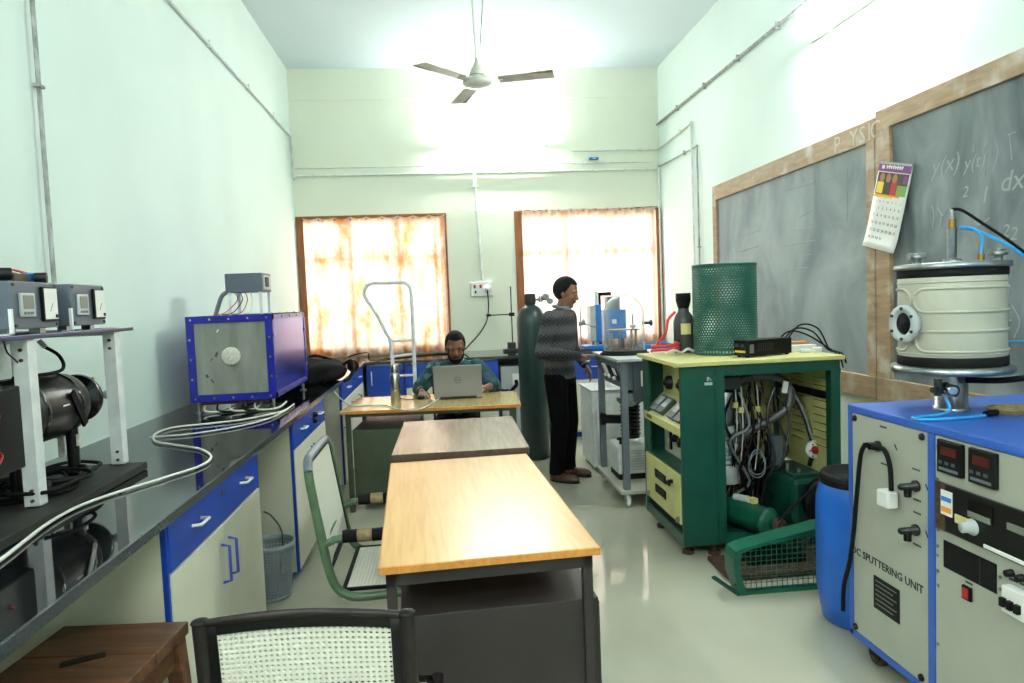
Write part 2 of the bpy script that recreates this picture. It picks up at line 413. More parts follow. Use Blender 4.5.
def shirt_bands():
    m, nt, b = node_mat('sweater'); N = nt.nodes.new; L = nt.links.new
    tc = N('ShaderNodeTexCoord'); sp = N('ShaderNodeSeparateXYZ'); L(tc.outputs['Object'], sp.inputs[0])
    def math_(op, a, bb=None):
        q = N('ShaderNodeMath'); q.operation = op
        for i, v in ((0, a), (1, bb)):
            if v is None: continue
            if isinstance(v, (int, float)): q.inputs[i].default_value = v
            else: L(v, q.inputs[i])
        return q.outputs[0]
    xy = math_('ADD', sp.outputs[0], sp.outputs[1])
    s1 = math_('SINE', math_('MULTIPLY', sp.outputs[2], 2*PI/.135))
    s2 = math_('SINE', math_('MULTIPLY', sp.outputs[2], 2*PI/.035))
    s3 = math_('SINE', math_('MULTIPLY', xy, 2*PI/.05))
    pat = math_('ADD', s1, math_('MULTIPLY', math_('MULTIPLY', s2, s3), .7))
    r = N('ShaderNodeValToRGB'); r.color_ramp.elements[0].position = .28; r.color_ramp.elements[1].position = .72
    r.color_ramp.elements[0].color = rgb((20, 21, 27)); r.color_ramp.elements[1].color = rgb((68, 68, 70))
    L(math_('ADD', math_('MULTIPLY', pat, .3), .5), r.inputs[0]); L(r.outputs[0], b.inputs['Base Color']); b.inputs['Roughness'].default_value = .9
shirt_bands()
def shirt_green():
    m, nt, b = node_mat('shirt_green'); N = nt.nodes.new; L = nt.links.new
    tc = N('ShaderNodeTexCoord'); v = N('ShaderNodeTexVoronoi'); v.inputs['Scale'].default_value = 22; L(tc.outputs['Object'], v.inputs['Vector'])
    r = N('ShaderNodeValToRGB'); e = r.color_ramp.elements; e[0].position = 0; e[0].color = rgb((10, 36, 40)); e[1].position = 1; e[1].color = rgb((130, 165, 160))
    q = e.new(.5); q.color = rgb((26, 78, 74)); q2 = e.new(.75); q2.color = rgb((60, 84, 110))
    L(v.outputs['Color'], r.inputs[0]); L(r.outputs[0], b.inputs['Base Color']); b.inputs['Roughness'].default_value = .85
shirt_green()

# ------------------------------------------------------------------ the room
T = .22
b = MB(); b.box(XL-T, XR+T, YF-T, YB+T, -.12, 0); struct(b.build('floor', 'floor_tile'))
b = MB(); b.box(XL-T, XR+T, YF-T, YB+T, ZC, ZC+.15); struct(b.build('ceiling', 'ceiling_paint'))
b = MB(); b.box(XL-T, XL, YF-T, YB+T, 0, ZC); struct(b.build('wall_left', 'wall_paint'))
b = MB(); b.box(XR, XR+T, YF-T, YB+T, 0, ZC); struct(b.build('wall_right', 'wall_paint'))
b = MB(); b.box(XL, XR, YF-T, YF, 0, ZC); struct(b.build('wall_front', 'wall_paint'))
W1 = (XL+.05, .06); W2 = (.95, XR-.05); WZ0, WZ1 = .98, 2.5
b = MB(); b.box(XL, XR, YB, YB+T, 0, WZ0); b.box(XL, XR, YB, YB+T, WZ1, ZC)
b.box(XL, W1[0], YB, YB+T, WZ0, WZ1); b.box(W1[1], W2[0], YB, YB+T, WZ0, WZ1); b.box(W2[1], XR, YB, YB+T, WZ0, WZ1)
struct(b.build('wall_back', 'wall_paint_cream'))
b = MB(); b.box(XL, XR, YB-.012, YB, 3.86, ZC); struct(b.build('trim_1', 'wall_paint_cream'))   # shallow beam under the ceiling
def window(n, x0, x1):
    b = MB(); y0, y1 = YB-.02, YB+.1
    b.box(x0-.045, x0+.045, y0, y1, WZ0-.03, WZ1+.05); b.box(x1-.045, x1+.045, y0, y1, WZ0-.03, WZ1+.05)
    b.box(x0+.0455, x1-.0455, y0, y1, WZ1-.04, WZ1+.05); b.box(x0+.0455, x1-.0455, y0, y1, WZ0-.03, WZ0+.05)
    o = struct(b.build('window_%d' % n, 'frame_brown', bevel=.004))
    k = 3
    for i in range(k+1):
        if 0 < i < k:
            m = MB(); x = x0+(x1-x0)*i/k; m.box(x-.03, x+.03, YB+.02, YB+.09, WZ0+.05, WZ1-.04); m.build('mullion', 'frame_brown', o)
    m = MB(); m.box(x0+.045, x1-.045, YB+.025, YB+.085, 2.02, 2.08); m.build('transom', 'frame_brown', o)
    for i in range(k):
        for za, zb in ((WZ0+.05, 2.02), (2.08, WZ1-.04)):
            xa = x0+(x1-x0)*i/k+.03; xb = x0+(x1-x0)*(i+1)/k-.03
            p = MB(); p.box(xa, xb, YB+.05, YB+.056, za, zb); p.build('pane', 'window_glass', o)
    for i in range(8):     # security bars behind the glass
        x = x0+(x1-x0)*(i+.5)/8; g = MB(); g.cyl((x, YB+.14, WZ0), (x, YB+.14, WZ1), .007, n=6); g.build('window_bar', 'dark_steel', o)
window(1, *W1); window(2, *W2)
def curtain(label, x0, x1, z0, z1, waves, amp, m, hooks, tilt=0., seed=1):
    t = thing('curtain', label, 'curtain', ((x0+x1)/2, YB-.075, z0))
    rnd = random.Random(seed); ph = [rnd.uniform(0, 6.28) for _ in range(4)]
    def fn(u, v):
        a = amp*(.25+.75*(1-v)**.5 if v < .98 else .2)
        x = x0+(x1-x0)*u; y = YB-.075 + a*math.sin(2*PI*waves*u+ph[0]+.5*math.sin(3*v+ph[1])) + a*.5*math.sin(2*PI*waves*2.3*u+ph[2])
        z = z0+(z1-z0)*v + tilt*u*v - (.02*abs(math.sin(PI*hooks*u)) if v > .9 else 0)*(v-.9)*10
        return (x, y, z)
    b = MB(); b.grid(int(waves*14), 26, fn); b.build('curtain_cloth', m, t, world=True)
    b = MB(); b.tube([(x0-.03, YB-.06, z1-.01), ((x0+x1)/2, YB-.06, z1-.022+tilt/2), (x1+.03, YB-.06, z1-.005+tilt)], .004, 6, sub=5); b.build('curtain_wire', 'dark_steel', t, world=True)
    for i in range(hooks+1):
        u = i/hooks; x = x0+(x1-x0)*u
        h = MB(); h.cyl((x, YB-.052, z1-.03+tilt*u), (x, YB-.098, z1-.03+tilt*u), .007, n=8); h.build('curtain_hook', 'dark_steel', t, world=True)
curtain('white and orange floral curtain over the window behind the hand truck', XL+.095, .082, .935, 2.525, 9, .022, 'curtain_floral', 9, 0, 3)
curtain('sheer peach curtain over the window behind the bell jar', .985, 2.6, .935, 2.56, 11, .03, 'curtain_sheer', 11, 0, 5)

# wall conduits, each run a thing of its own
def conduit(label, pts, r=.013, m='pvc', clips=(), normal=(0, -1, 0), elbow=False):
    pts = [Vector(p) for p in pts]
    t = thing('conduit_pipe', label, 'pipe', pts[0])
    r *= .85; b = MB(); b.tube(pts, r, 10); b.build('pipe', m, t, world=True)
    n = Vector(normal)
    for i, u in clips:
        p = pts[i].lerp(pts[i+1], u); d = (pts[i+1]-pts[i]).normalized()
        c = MB(); x = d.cross(n).normalized()
        c.obox(p, (.012, r*2.0+.03, r*2+.006), Matrix((d, x, n)).transposed()); c.build('clip', m, t, world=True)
    if elbow:
        for p in pts[1:-1]:
            c = MB(); c.sph(p, r*1.4, 10, 8); c.build('elbow', m, t, world=True)
g = .026
A = PX(32, 0, XL+g); Bq = PX(49.5, 270, XL+g)
d = (Bq-A).normalized()
conduit('stained grey conduit running down the left wall to the control boxes', [(XL+g, A.y, ZC), (XL+g, A.y, 1.62)], .011, 'pvc_stain', [(0, .36), (0, .47), (0, .68)], (1, 0, 0))
A = PX(168.8, 0, XL+g); Bq = PX(281, 124, XL+g); zz = (A.z+Bq.z)/2
C1 = PY(286, 178.4, YB-g); zc = C1.z
conduit('long conduit high on the left wall dropping into the far corner', [(XL+g, 1.2, zz), (XL+g, YB-.12, zz), (XL+g, YB-.12, zc), (XL+g, YB-.03, zc)], .013, 'pvc', [(0, .3), (0, .45), (0, .6), (0, .75), (0, .88), (1, .3), (1, .7)], (1, 0, 0), True)
Cm = PY(474, 172, YB-g); Cr = PY(661, 167.2, YB-g); zlow = (zc+Cr.z)/2
conduit('lower of the long level conduits crossing the back wall', [(XL+.03, YB-g, zlow), (XR-.02, YB-g, zlow)], .014, 'pvc', [(0, .05), (0, .22), (0, .38), (0, .55), (0, .72), (0, .9)])
zup = PY(390, 170, YB-g).z+.03
zup = PY(350, 167.5, YB-g).z
conduit('thin upper level conduit crossing the back wall above its twin', [(XL+.03, YB-g, zup), (XR-.1, YB-g, zup)], .009, 'pvc', [(0, .14), (0, .6), (0, .8)])
Ca = PY(573, 151, YB-g)
conduit('short conduit stub on the back wall above the right window', [(Ca.x, YB-g, zup), (Ca.x, YB-g, Ca.z), (XR-.03, YB-g, Ca.z), (XR-g, YB-.1, Ca.z)], .01, 'pvc', [(1, .8)], elbow=True)
conduit('vertical conduit from the level pipes down to the white switchboard', [(Cm.x, YB-g, zlow), (PY(482, 280, YB).x, YB-g, PY(482, 280, YB).z)], .02, 'pvc', [(0, .13), (0, .35), (0, .75)])
fx = PY(478, 110, YB).x
conduit('vertical conduit on the back wall above the tube light below the fan', [(fx, YB-.03, 3.855), (fx, YB-.03, PY(478, 136, YB).z)], .016, 'pvc', [(0, .5)])
A = PX(658.8, 123, XR-g); Bq = PX(805, 3.75, XR-g)
conduit('long conduit high on the right wall running toward the tube light', [(XR-g, YB-.02, A.z), (XR-g, 2.2, Bq.z)], .016, 'pvc_stain', [(0, .12), (0, .25), (0, .38), (0, .5), (0, .62)], (-1, 0, 0))
V1 = PX(691, 125, XR-g); V2 = PX(697, 146, XR-g)
conduit('conduit in the far right corner running down beside the sheer curtain', [(XR-g, YB-g-.01, Cr.z+.03), (XR-g, YB-g-.01, .95)], .014, 'pvc', [(0, .3), (0, .7)], (-1, 0, 0))
conduit('vertical conduit on the right wall nearest the far corner', [(XR-g, YB-.05, Ca.z), (XR-g, V1.y, V1.z+.02), (XR-g, V1.y, .95)], .016, 'pvc', [(0, .7), (1, .28)], (-1, 0, 0), True)
conduit('vertical stained conduit on the right wall close to the chalkboard', [(XR-g, YB-.06, Cr.z), (XR-g, V2.y, V2.z), (XR-g, V2.y, .95)], .011, 'pvc_stain', [(0, .7), (1, .5)], (-1, 0, 0), True)
t = thing('junction_box', 'small blue junction tag on the back wall pipes above the sheer curtain', 'junction box', PY(594, 158.5, YB-.04))
b = MB(); b.box(-.055, .055, -.012, .03, -.014, .014); b.build('cover', 'instrument_blue', t, bevel=.004); b = MB(); b.box(-.02, .02, -.015, -.011, -.006, .006); b.build('clip', 'pvc', t)

# tube lights with glowing tubes: two in view, two added behind the camera
def tube_light(label, p, along, out, L=1.2):
    t = thing('tube_light', label, 'light', p); p = Vector(p); a = Vector(along); o = Vector(out)
    b = MB(); b.bar(p-a*(L/2+.02), p+a*(L/2+.02), .055, .03, o); b.build('batten', 'white_plastic', t, world=True, bevel=.004)
    for s in (-1, 1):
        b = MB(); q = p+a*(s*L/2); b.bar(q, q+o*.075, .03, .022); b.build('lamp_holder', 'white_plastic', t, world=True, bevel=.003)
    b = MB(); b.cyl(p-a*(L/2-.012)+o*.06, p+a*(L/2-.012)+o*.06, .0135, n=12); b.build('tube', 'tube_glow', t, world=True)
    b = MB(); b.cyl(p+a*(L*.3)-o*.0+Vector((0, 0, -.035)), p+a*(L*.3)+Vector((0, 0, -.035))+o*.03, .011, n=10); b.build('starter', 'white_plastic', t, world=True)
    return t
TB = PY(441, 148, YB-.02)
tube_light('glowing tube light on the back wall below the ceiling fan', (TB.x+.6, YB-.02, TB.z), (1, 0, 0), (0, -1, 0))
TR = PX(812, 38, XR-.02)
tube_light('glowing tube light on the right wall above the chalkboards', (XR-.02, TR.y-.6, TR.z), (0, 1, 0), (-1, 0, 0))
tube_light('added tube light on the left wall, unseen behind the camera', (XL+.02, .3, 3.3), (0, 1, 0), (1, 0, 0))  # added lamp out of view, lights the room from behind
tube_light('added tube light on the wall, unseen behind the camera', (.5, YF+.02, 3.3), (1, 0, 0), (0, 1, 0))  # second added lamp, also unseen

# switchboard with plug and hanging cord
p = PY(482, 289, YB)
t = thing('switchboard', 'white switchboard with red switch on the back wall between the windows', 'switchboard', (p.x, YB, p.z))
b = MB(); b.box(-.13, .13, -.045, 0, -.085, .085); b.build('box', 'white_plastic', t, bevel=.006)
for k in range(3):
    b = MB(); b.box(-.1+k*.035, -.075+k*.035, -.052, -.044, .01, .05); b.build('switch', ['red', 'black', 'red'][k] if k != 1 else 'white_plastic', t, bevel=.002)
b = MB(); b.box(-.09, -.07, -.05, -.044, -.05, -.02); b.build('indicator', 'black', t)
b = MB(); b.lathe((.055, -.045, 0), [(.05, 0), (.05, .004), (.04, .008)], 20, (0, -1, 0)); b.build('socket', 'white_plastic', t)
b = MB(); b.lathe((p.x+.055, YB-.052, p.z), [(.03, 0), (.028, .03), (.012, .045)], 16, (0, -1, 0))
pl = b.build('plug', 'white_paint'); tag(pl, 'round white plug with black cord in the wall switchboard', 'plug')
pts = [(p.x+.055, YB-.09, p.z)] + [PY(x, y, YB-.06-.02*i) for i, (x, y) in enumerate([(488.5, 305), (487, 320), (480, 333), (470, 344)])] + [(.2, YB-.2, ZT+.01), (-.1, YB-.35, ZT+.008)]
b = MB(); b.tube(pts, .007, 8, sub=6); tag(b.build('black_cable', 'black_rubber'), 'black cord hanging from the wall plug to the back worktop', 'cord')

# ceiling fan at rest
FX, FY, FZ = .36, 5.5, 3.215
t = thing('ceiling_fan', 'white three-blade ceiling fan hanging on a long rod', 'ceiling fan', (FX, FY, FZ))
b = MB(); b.lathe((0, 0, 0), [(.03, -.045), (.09, -.035), (.115, -.012), (.115, .012), (.09, .03), (.05, .045), (.045, .06)], 28); b.build('motor_housing', 'fan_white', t)
b = MB(); b.lathe((0, 0, 0), [(.062, .05), (.058, .075), (.035, .12), (.02, .15), (.014, .18)], 20); b.build('lower_canopy', 'fan_white', t)
b = MB(); b.cyl((0, 0, .1), (-.02, 0, ZC-FZ-.02), .011, n=10); b.build('down_rod', 'pvc', t)
b = MB(); b.tube([(.02, 0, .14), (.06, -.02, .55), (.09, -.02, .85), (.1, 0, ZC-FZ)], .005, 6, sub=4); b.build('supply_wire', 'pvc_stain', t)
b = MB(); b.lathe((-.02, 0, ZC-FZ-.14), [(.02, 0), (.05, .05), (.062, .14)], 18); b.build('ceiling_canopy', 'fan_white', t)
for a in (math.radians(-17), math.radians(103), math.radians(223)):
    c, s_ = math.cos(a), math.sin(a)
    def Q(r, w, z=0): return (c*r - s_*w, s_*r + c*w, z)
    b = MB(); b.hexa([Q(.09, -.02, -.008), Q(.2, -.03, -.01), Q(.2, .03, .002), Q(.09, .02, -.004)], [Q(.09, -.02, -.003), Q(.2, -.03, -.005), Q(.2, .03, .007), Q(.09, .02, .001)]); b.build('blade_arm', 'fan_white', t)
    b = MB(); b.cm = 0
    b.hexa([Q(.17, -.06, .006), Q(.6, -.07, .006), Q(.6, .07, -.006), Q(.17, .06, -.006)], [Q(.17, -.06, .01), Q(.6, -.07, .01), Q(.6, .07, -.002), Q(.17, .06, -.002)])
    b.cm = 1
    b.hexa([Q(.42, -.0655, .0045), Q(.602, -.072, .0045), Q(.602, -.035, .0015), Q(.42, -.055, .0035)], [Q(.42, -.0655, .0105), Q(.602, -.072, .0105), Q(.602, -.035, .0075), Q(.42, -.055, .0095)])
    b.build('blade', ['fan_blade', 'fan_dirt'], t)

# ------------------------------------------------------------------ left and back worktop with base cabinets
EX, EY = -.81, 7.2
b = MB(); b.cm = 0
top = [(XL, .35), (EX, .35), (EX, EY), (XR, EY), (XR, YB), (XL, YB)]
b.prism(top, 'XY', ZT-.026, ZT)
wt = b.build('worktop', 'granite'); tag(wt, 'polished black granite worktop along the left and back walls', 'worktop')
b = MB(); b.box(EX-.006, EX+.003, .349, EY+.003, ZT-.026, ZT+.0012); b.box(EX-.006, XR, EY-.003, EY+.006, ZT-.026, ZT+.0012); b.build('nosing', 'granite_edge_highlight', wt)  # polished nosing, its light-grey highlight put into the colour

def handle(b, x, y, z, L, vertical):
    if vertical: b.tube([(x, y, z-L/2), (x, y-.028, z-L/2+.006), (x, y-.028, z+L/2-.006), (x, y, z+L/2)], .0055, 8)
    else: b.tube([(x-L/2, y, z), (x-L/2+.006, y-.028, z), (x+L/2-.006, y-.028, z), (x+L/2, y, z)], .0055, 8)
def base_cabinet(label, loc, rotz, w, d=.7, doors=2, drawers=1, drawer_h=.15, tall_blue=False, group=None, hm='handle_blue'):
    t = thing('base_cabinet', label, 'cabinet', loc, rotz, group); h = ZT-.027; z0 = .06
    b = MB(); b.box(0, w, .02, d, z0, h); b.build('carcass', 'cabinet_cream', t)
    b = MB(); b.box(.02, w-.02, .06, d-.02, 0, z0); b.build('plinth', 'cabinet_blue', t)
    for x in (0, w-.012):
        b = MB(); b.box(x, x+.012, .004, .0205, z0, h); b.build('edge_strip', 'cabinet_blue', t)
    zt = h-.015
    if not tall_blue:
        for k in range(drawers):
            za, zb = zt-drawer_h*(k+1)+.004, zt-drawer_h*k
            b = MB(); b.box(.012, w-.012, 0, .02, za, zb); dr = b.build('drawer', 'cabinet_blue', t, bevel=.002)
            zm = (za+zb)/2
            for x in ((w*.24, w*.76) if drawers == 1 else (w*.5,)):
                b = MB(); handle(b, x, 0, zm+.01, .085, False); b.build('handle', 'handle_white', dr)
            b = MB(); b.cyl((w*.5, .001, zm+.03), (w*.5, -.006, zm+.03), .012, n=14); b.build('lock', 'chrome', dr)
        zt -= drawer_h*drawers
    n = doors
    for k in range(n):
        xa, xb = .012+(w-.024)*k/n+.0015, .012+(w-.024)*(k+1)/n-.0015
        b = MB(); b.box(xa, xb, 0, .02, z0+.01, zt-.004); do = b.build('door', 'cabinet_blue' if tall_blue else 'cabinet_cream', t, bevel=.002)
        hx = xb-.04 if (k == 0 and n == 2) else xa+.04
        b = MB(); handle(b, hx, 0, zt-.14 if not tall_blue else zt-.13, .14, True); b.build('handle', 'handle_white' if tall_blue else hm, do)
    return t
FXC = EX-.02
base_cabinet('blue and cream base cabinet at the near end of the left worktop', (FXC, .36, 0), PI/2, .6, doors=1)
base_cabinet('base cabinet with one wide blue drawer between the wooden stool and the waste basket', (FXC, 2.08, 0), PI/2, 1.02)
u = base_cabinet('base cabinet with two black knobs on its blue drawer, behind the green chair', (FXC, 3.81, 0), PI/2, 1.02)
for k, (yy, zz) in enumerate(((.62, .83), (.60, .795))):
    b = MB(); b.lathe((yy, 0, zz), [(.018, 0), (.016, .02), (.004, .026)], 14, (0, -1, 0)); b.build('knob', 'black', u)
base_cabinet('blue-drawer base cabinet at the far left corner behind the laptop table', (FXC, 5.64, 0), PI/2, 1.55, doors=3)
base_cabinet('tall blue cabinet door at the inner corner of the back worktop', (-.80, EY+.02, 0), 0, .38, .7, 1, tall_blue=True)
base_cabinet('blue drawer base cabinet behind the seated person', (-.41, EY+.02, 0), 0, .98, .7, 2, drawer_h=.25)
base_cabinet('blue drawer base cabinet behind the bell jar cart', (1.3, EY+.02, 0), 0, 1.3, .7, 3, drawer_h=.25)
t = thing('power_unit', 'grey box with white socket under the back worktop beside the gas cylinder', 'power box', (.6, EY+.1, 0))
b = MB(); b.box(0, .5, 0, .4, 0, .80); b.build('casing', 'grey_light', t, bevel=.006)
b = MB(); b.box(.12, .2, -.012, 0, .6, .72); b.build('socket', 'white_plastic', t, bevel=.003)
b = MB(); b.tube([(.16, -.015, .64), (.15, -.08, .6), (.05, -.1, .52), (.0, -.08, .56)], .02, 8, sub=5); b.build('cord', 'black_rubber', t)
b = MB(); b.box(.02, .08, -.05, 0, .5, .56); b.build('plug', 'black', t, bevel=.01)

# ------------------------------------------------------------------ desks
def desk(name, label, c, rot, w, l, zt, th, topm, edgem, framem):
    t = thing(name, label, 'table' if 'table' in name else 'desk', (c[0], c[1], 0), rot)
    b = MB(); b.box(-w/2, w/2, -l/2, l/2, zt-th, zt); tp = b.build('tabletop', topm, t, bevel=.003)
    b = MB()
    for x0, x1, y0, y1 in ((-w/2-.003, w/2+.003, -l/2-.003, -l/2+.001), (-w/2-.003, w/2+.003, l/2-.001, l/2+.003), (-w/2-.003, -w/2+.001, -l/2, l/2), (w/2-.001, w/2+.003, -l/2, l/2)):
        b.box(x0, x1, y0, y1, zt-th+.001, zt-.002)
    b.build('edge_band', edgem, tp)
    return t
# big front desk
t = desk('writing_desk', 'light wood topped steel desk in the centre foreground', (.085, 2.645), math.radians(2.6), .65, 1.32, .75, .024, 'desk_wood', 'desk_edge', 'desk_brown')
b = MB(); w, l = .62, 1.27; z1 = .726
for x0, x1, y0, y1 in ((-w/2, w/2, -l/2, -l/2+.03), (-w/2, w/2, l/2-.03, l/2), (-w/2, -w/2+.03, -l/2, l/2), (w/2-.03, w/2, -l/2, l/2)): b.box(x0, x1, y0, y1, z1-.045, z1)
b.build('frame', 'desk_brown', t)
for sx in (-1, 1):
    for sy in (-1, 1):
        b = MB(); b.box(sx*(w/2)-sx*.03, sx*w/2, sy*(l/2)-sy*.03, sy*l/2, 0, z1-.04); b.build('leg', 'desk_brown', t, bevel=.002)
b = MB(); b.box(-w/2+.035, w/2+.02, -l/2+.02, -l/2+.5, .09, .575); pd = b.build('drawer_pedestal', 'desk_brown', t, bevel=.003)
b = MB(); b.box(w/2+.02, w/2+.03, -l/2+.05, -l/2+.47, .12, .55); b.build('door', 'desk_brown', pd)
b = MB(); b.box(-w/2+.03, w/2-.03, -l/2+.5, l/2-.05, .15, .17); b.build('foot_shelf', 'desk_brown', t)
# second table
t = desk('work_table', 'greyish wood table pushed against the far end of the centre desk', (.07, 3.835), math.radians(-.6), .67, .94, .772, .035, 'table_wood', 'table_edge', 'desk_brown')
b = MB(); b.box(-.3, .3, -.43, .43, .68, .735); b.build('apron', 'table_edge', t)
for sx in (-1, 1):
    for sy in (-1, 1):
        b = MB(); b.box(sx*.3-sx*.05, sx*.3, sy*.43-sy*.05, sy*.43, 0, .68); b.build('leg', 'table_edge', t, bevel=.003)
# laptop table
LT = (-.085, 5.345); LR = math.radians(-3.9)
t = desk('laptop_table', 'wood-topped table on olive steel legs carrying the open laptop', LT, LR, 1.30, .74, .75, .024, 'laptop_table_wood', 'desk_edge', 'table_green')
w, l = 1.24, .68
b = MB()
for x0, x1, y0, y1 in ((-w/2, w/2, -l/2, -l/2+.025), (-w/2, w/2, l/2-.025, l/2), (-w/2, -w/2+.025, -l/2, l/2), (w/2-.025, w/2, -l/2, l/2)): b.box(x0, x1, y0, y1, .70, .726)
b.build('frame', 'table_green', t)
for sx in (-1, 1):
    for sy in (-1, 1):
        b = MB(); b.box(sx*(w/2)-sx*.035, sx*w/2, sy*(l/2)-sy*.035, sy*l/2, 0, .71); b.build('leg', 'table_green', t, bevel=.002)
b = MB(); b.box(-w/2+.04, -w/2+.5, -l/2+.03, l/2-.03, .08, .6); pd = b.build('drawer_pedestal', 'table_green', t, bevel=.004)
for k in range(3):
    b = MB(); b.box(-w/2+.06, -w/2+.48, l/2-.032, l/2-.02, .1+k*.165, .25+k*.165); dr = b.build('drawer', 'table_green', pd)
    b = MB(); b.box(-w/2+.2, -w/2+.32, l/2-.02, l/2-.005, .17+k*.165, .185+k*.165); b.build('handle', 'chrome', dr)

# laptop: lid back towards the camera
t = thing('laptop', 'open silver laptop with round logo on its lid', 'laptop', (.103, 5.36, .75), LR)
b = MB(); b.box(-.187, .187, 0, .25, .003, .02); bs = b.build('base', 'laptop_grey', t, bevel=.004)
b = MB(); b.box(-.165, .165, .03, .14, .0195, .0215); b.build('keyboard', 'key_dark', bs)
ang = math.radians(10); u = Vector((0, -math.sin(ang), math.cos(ang))); nrm = Vector((0, -math.cos(ang), -math.sin(ang)))
Rl = Matrix((Vector((1, 0, 0)), -nrm, u)).transposed()
b = MB(); b.obox(Vector((0, 0, .02))+u*.125, (.374, .008, .25), Rl); ld = b.build('lid', 'laptop_grey', t, bevel=.003)
b = MB(); b.obox(Vector((0, 0, .02))+u*.13-nrm*.0045, (.35, .002, .21), Rl); b.build('screen', 'black_gloss', ld)
b = MB(); b.cyl((-.14, 0, .014), (.14, 0, .014), .009, n=10); b.build('hinge', 'key_dark', t)
lc = Vector((0, 0, .02))+u*.135+nrm*.0042
b = MB(); b.tube([lc + Vector((1, 0, 0))*(.024*math.cos(2*PI*k/28)) + u*(.024*math.sin(2*PI*k/28)) for k in range(28)], .0016, 6, closed=True)
b.text('DELL', lc-u*.006, (1, 0, 0), u, .017, .001); b.build('logo', 'dark_steel', ld)
# steel flask, phone
p = PZ(396, 401, .75)
t = thing('flask', 'slim stainless steel flask standing on the laptop table', 'flask', p)
b = MB(); b.lathe((0, 0, 0), [(.036, 0), (.039, .006), (.039, .2), (.03, .222)], 24); b.build('body', 'flask_steel', t)
b = MB(); b.lathe((0, 0, .222), [(.033, 0), (.033, .06), (.029, .07), (0, .072)], 24); b.build('cap', 'flask_steel', t)
b = MB(); b.lathe((0, 0, .216), [(.031, 0), (.031, .008)], 24); b.build('neck_ring', 'dark_steel', t)
p = PZ(421, 399, .75)
t = thing('computer_mouse', 'small black mouse on the table beside the laptop', 'mouse', p)
b = MB(); b.sph((0, 0, .012), (.032, .05, .022), 14, 8); 
for v in b.v: v.z = max(v.z, 0)
b.build('shell', 'black', t); b = MB(); b.tube([(-.02, -.03, .01), (-.1, -.04, .006), (-.18, .1, .006)], .003, 6, sub=4); b.build('cable', 'black_rubber', t)

# hand truck behind the table
t = thing('hand_truck', 'white tubular hand truck standing behind the laptop table', 'hand truck', (-.4, 6.12, 0))
HY = 6.12
left = [PY(*q, HY) for q in [(396, 440), (395, 400), (391, 345), (386, 333), (376, 313), (365, 297)]]
topc = [PY(*q, HY) for q in [(365, 289), (371, 283.5), (385, 283), (402, 282.5), (408, 285), (411, 293)]]
right = [PY(*q, HY) for q in [(413, 330), (415, 380), (417, 440)]]
l0 = Vector((left[0].x, HY, .06)); r0 = Vector((right[-1].x, HY, .06))
b = MB(); b.tube([l0]+left+topc+right+[r0], .017, 10, sub=3); b.build('frame', 'white_paint', t, world=True)
for (xa, ya), (xb, yb) in (((390, 341), (414, 340)), ((392, 357), (415, 354)), ((395, 376), (416, 375)), ((396, 420), (417, 419))):
    b = MB(); b.cyl(PY(xa, ya, HY), PY(xb, yb, HY), .011, n=8); b.build('crossbar', 'white_paint', t, world=True)
b = MB(); b.box(l0.x-.03, r0.x+.03, HY-.03, HY+.2, .03, .05); b.build('toe_plate', 'white_paint', t, world=True)
for x in (l0.x-.06, r0.x+.06):
    b = MB(); b.lathe((x-.02, HY-.06, .09), [(.02, 0), (.088, .005), (.09, .02), (.088, .035), (.02, .04)], 20, (1, 0, 0)); b.build('wheel', 'black_rubber', t, world=True)
b = MB(); b.cyl((l0.x-.08, HY-.06, .09), (r0.x+.08, HY-.06, .09), .012, n=8); b.build('axle', 'steel', t, world=True)
b = MB(); b.cyl((l0.x, HY, .09), (l0.x, HY-.06, .09), .012, n=8); b.cyl((r0.x, HY, .09), (r0.x, HY-.06, .09), .012, n=8); b.build('axle_bracket', 'white_paint', t, world=True)

# ------------------------------------------------------------------ green armchair facing the desk
t = thing('armchair', 'green tubular armchair with white woven seat beside the centre desk', 'chair', (-.36, 2.88, 0), 0); t.scale = (1, 1, .95)
R_ = .017; ya, yb = -.25, .25
def L2(x, y, z): return (x, y, z)
for y in (ya, yb):
    pts = [(-.165, y, .93), (-.158, y, .86), (-.125, y, .62), (-.095, y, .48), (-.05, y, .425), (.04, y, .41), (.36, y, .43), (.42, y, .41), (.44, y, .36), (.42, y, .04), (.38, y, .017), (.3, y, .017), (-.1, y, .017), (-.14, y, .017)]
    b = MB(); b.tube(pts, R_, 10, sub=4); b.build('side_frame', 'chair_green', t)
    b = MB(); b.tube([(-.128, y, .63), (-.09, y, .648), (-.05, y, .655), (.28, y, .665), (.38, y, .65), (.425, y, .6), (.43, y, .4)], R_*.9, 10, sub=4); b.build('arm_tube', 'chair_green', t)
    for k in range(6):
        x0 = -.05+k*.055
        b = MB(); b.cyl((x0, y, .6625), (x0+.054, y, .6635), .026, n=12); b.build('arm_wrap', 'arm_tan' if k % 2 else 'black_rubber', t)
pts = [(-.165, ya, .93), (-.172, ya+.04, .965), (-.174, ya+.1, .975), (-.174, yb-.1, .975), (-.172, yb-.04, .965), (-.165, yb, .93)]
b = MB(); b.tube(pts, R_, 10, sub=4); b.build('top_rail', 'grey_paint', t)
b = MB(); b.tube([(-.135, ya, .62), (-.135, yb, .62)], .01, 8); b.build('crossbar', 'chair_green', t)
b = MB(); b.tube([(.36, ya, .425), (.36, yb, .425)], .012, 8); b.build('crossbar', 'chair_green', t)
b = MB(); b.perf(30, 30, lambda u, v: (-.168+.062*(1-v)+.012*math.sin(PI*u)*-1, ya+.03+(yb-ya-.06)*u, .955-.42*(1-v)), .42); b.build('woven_back', 'cane_white', t, solid=.005)
b = MB()
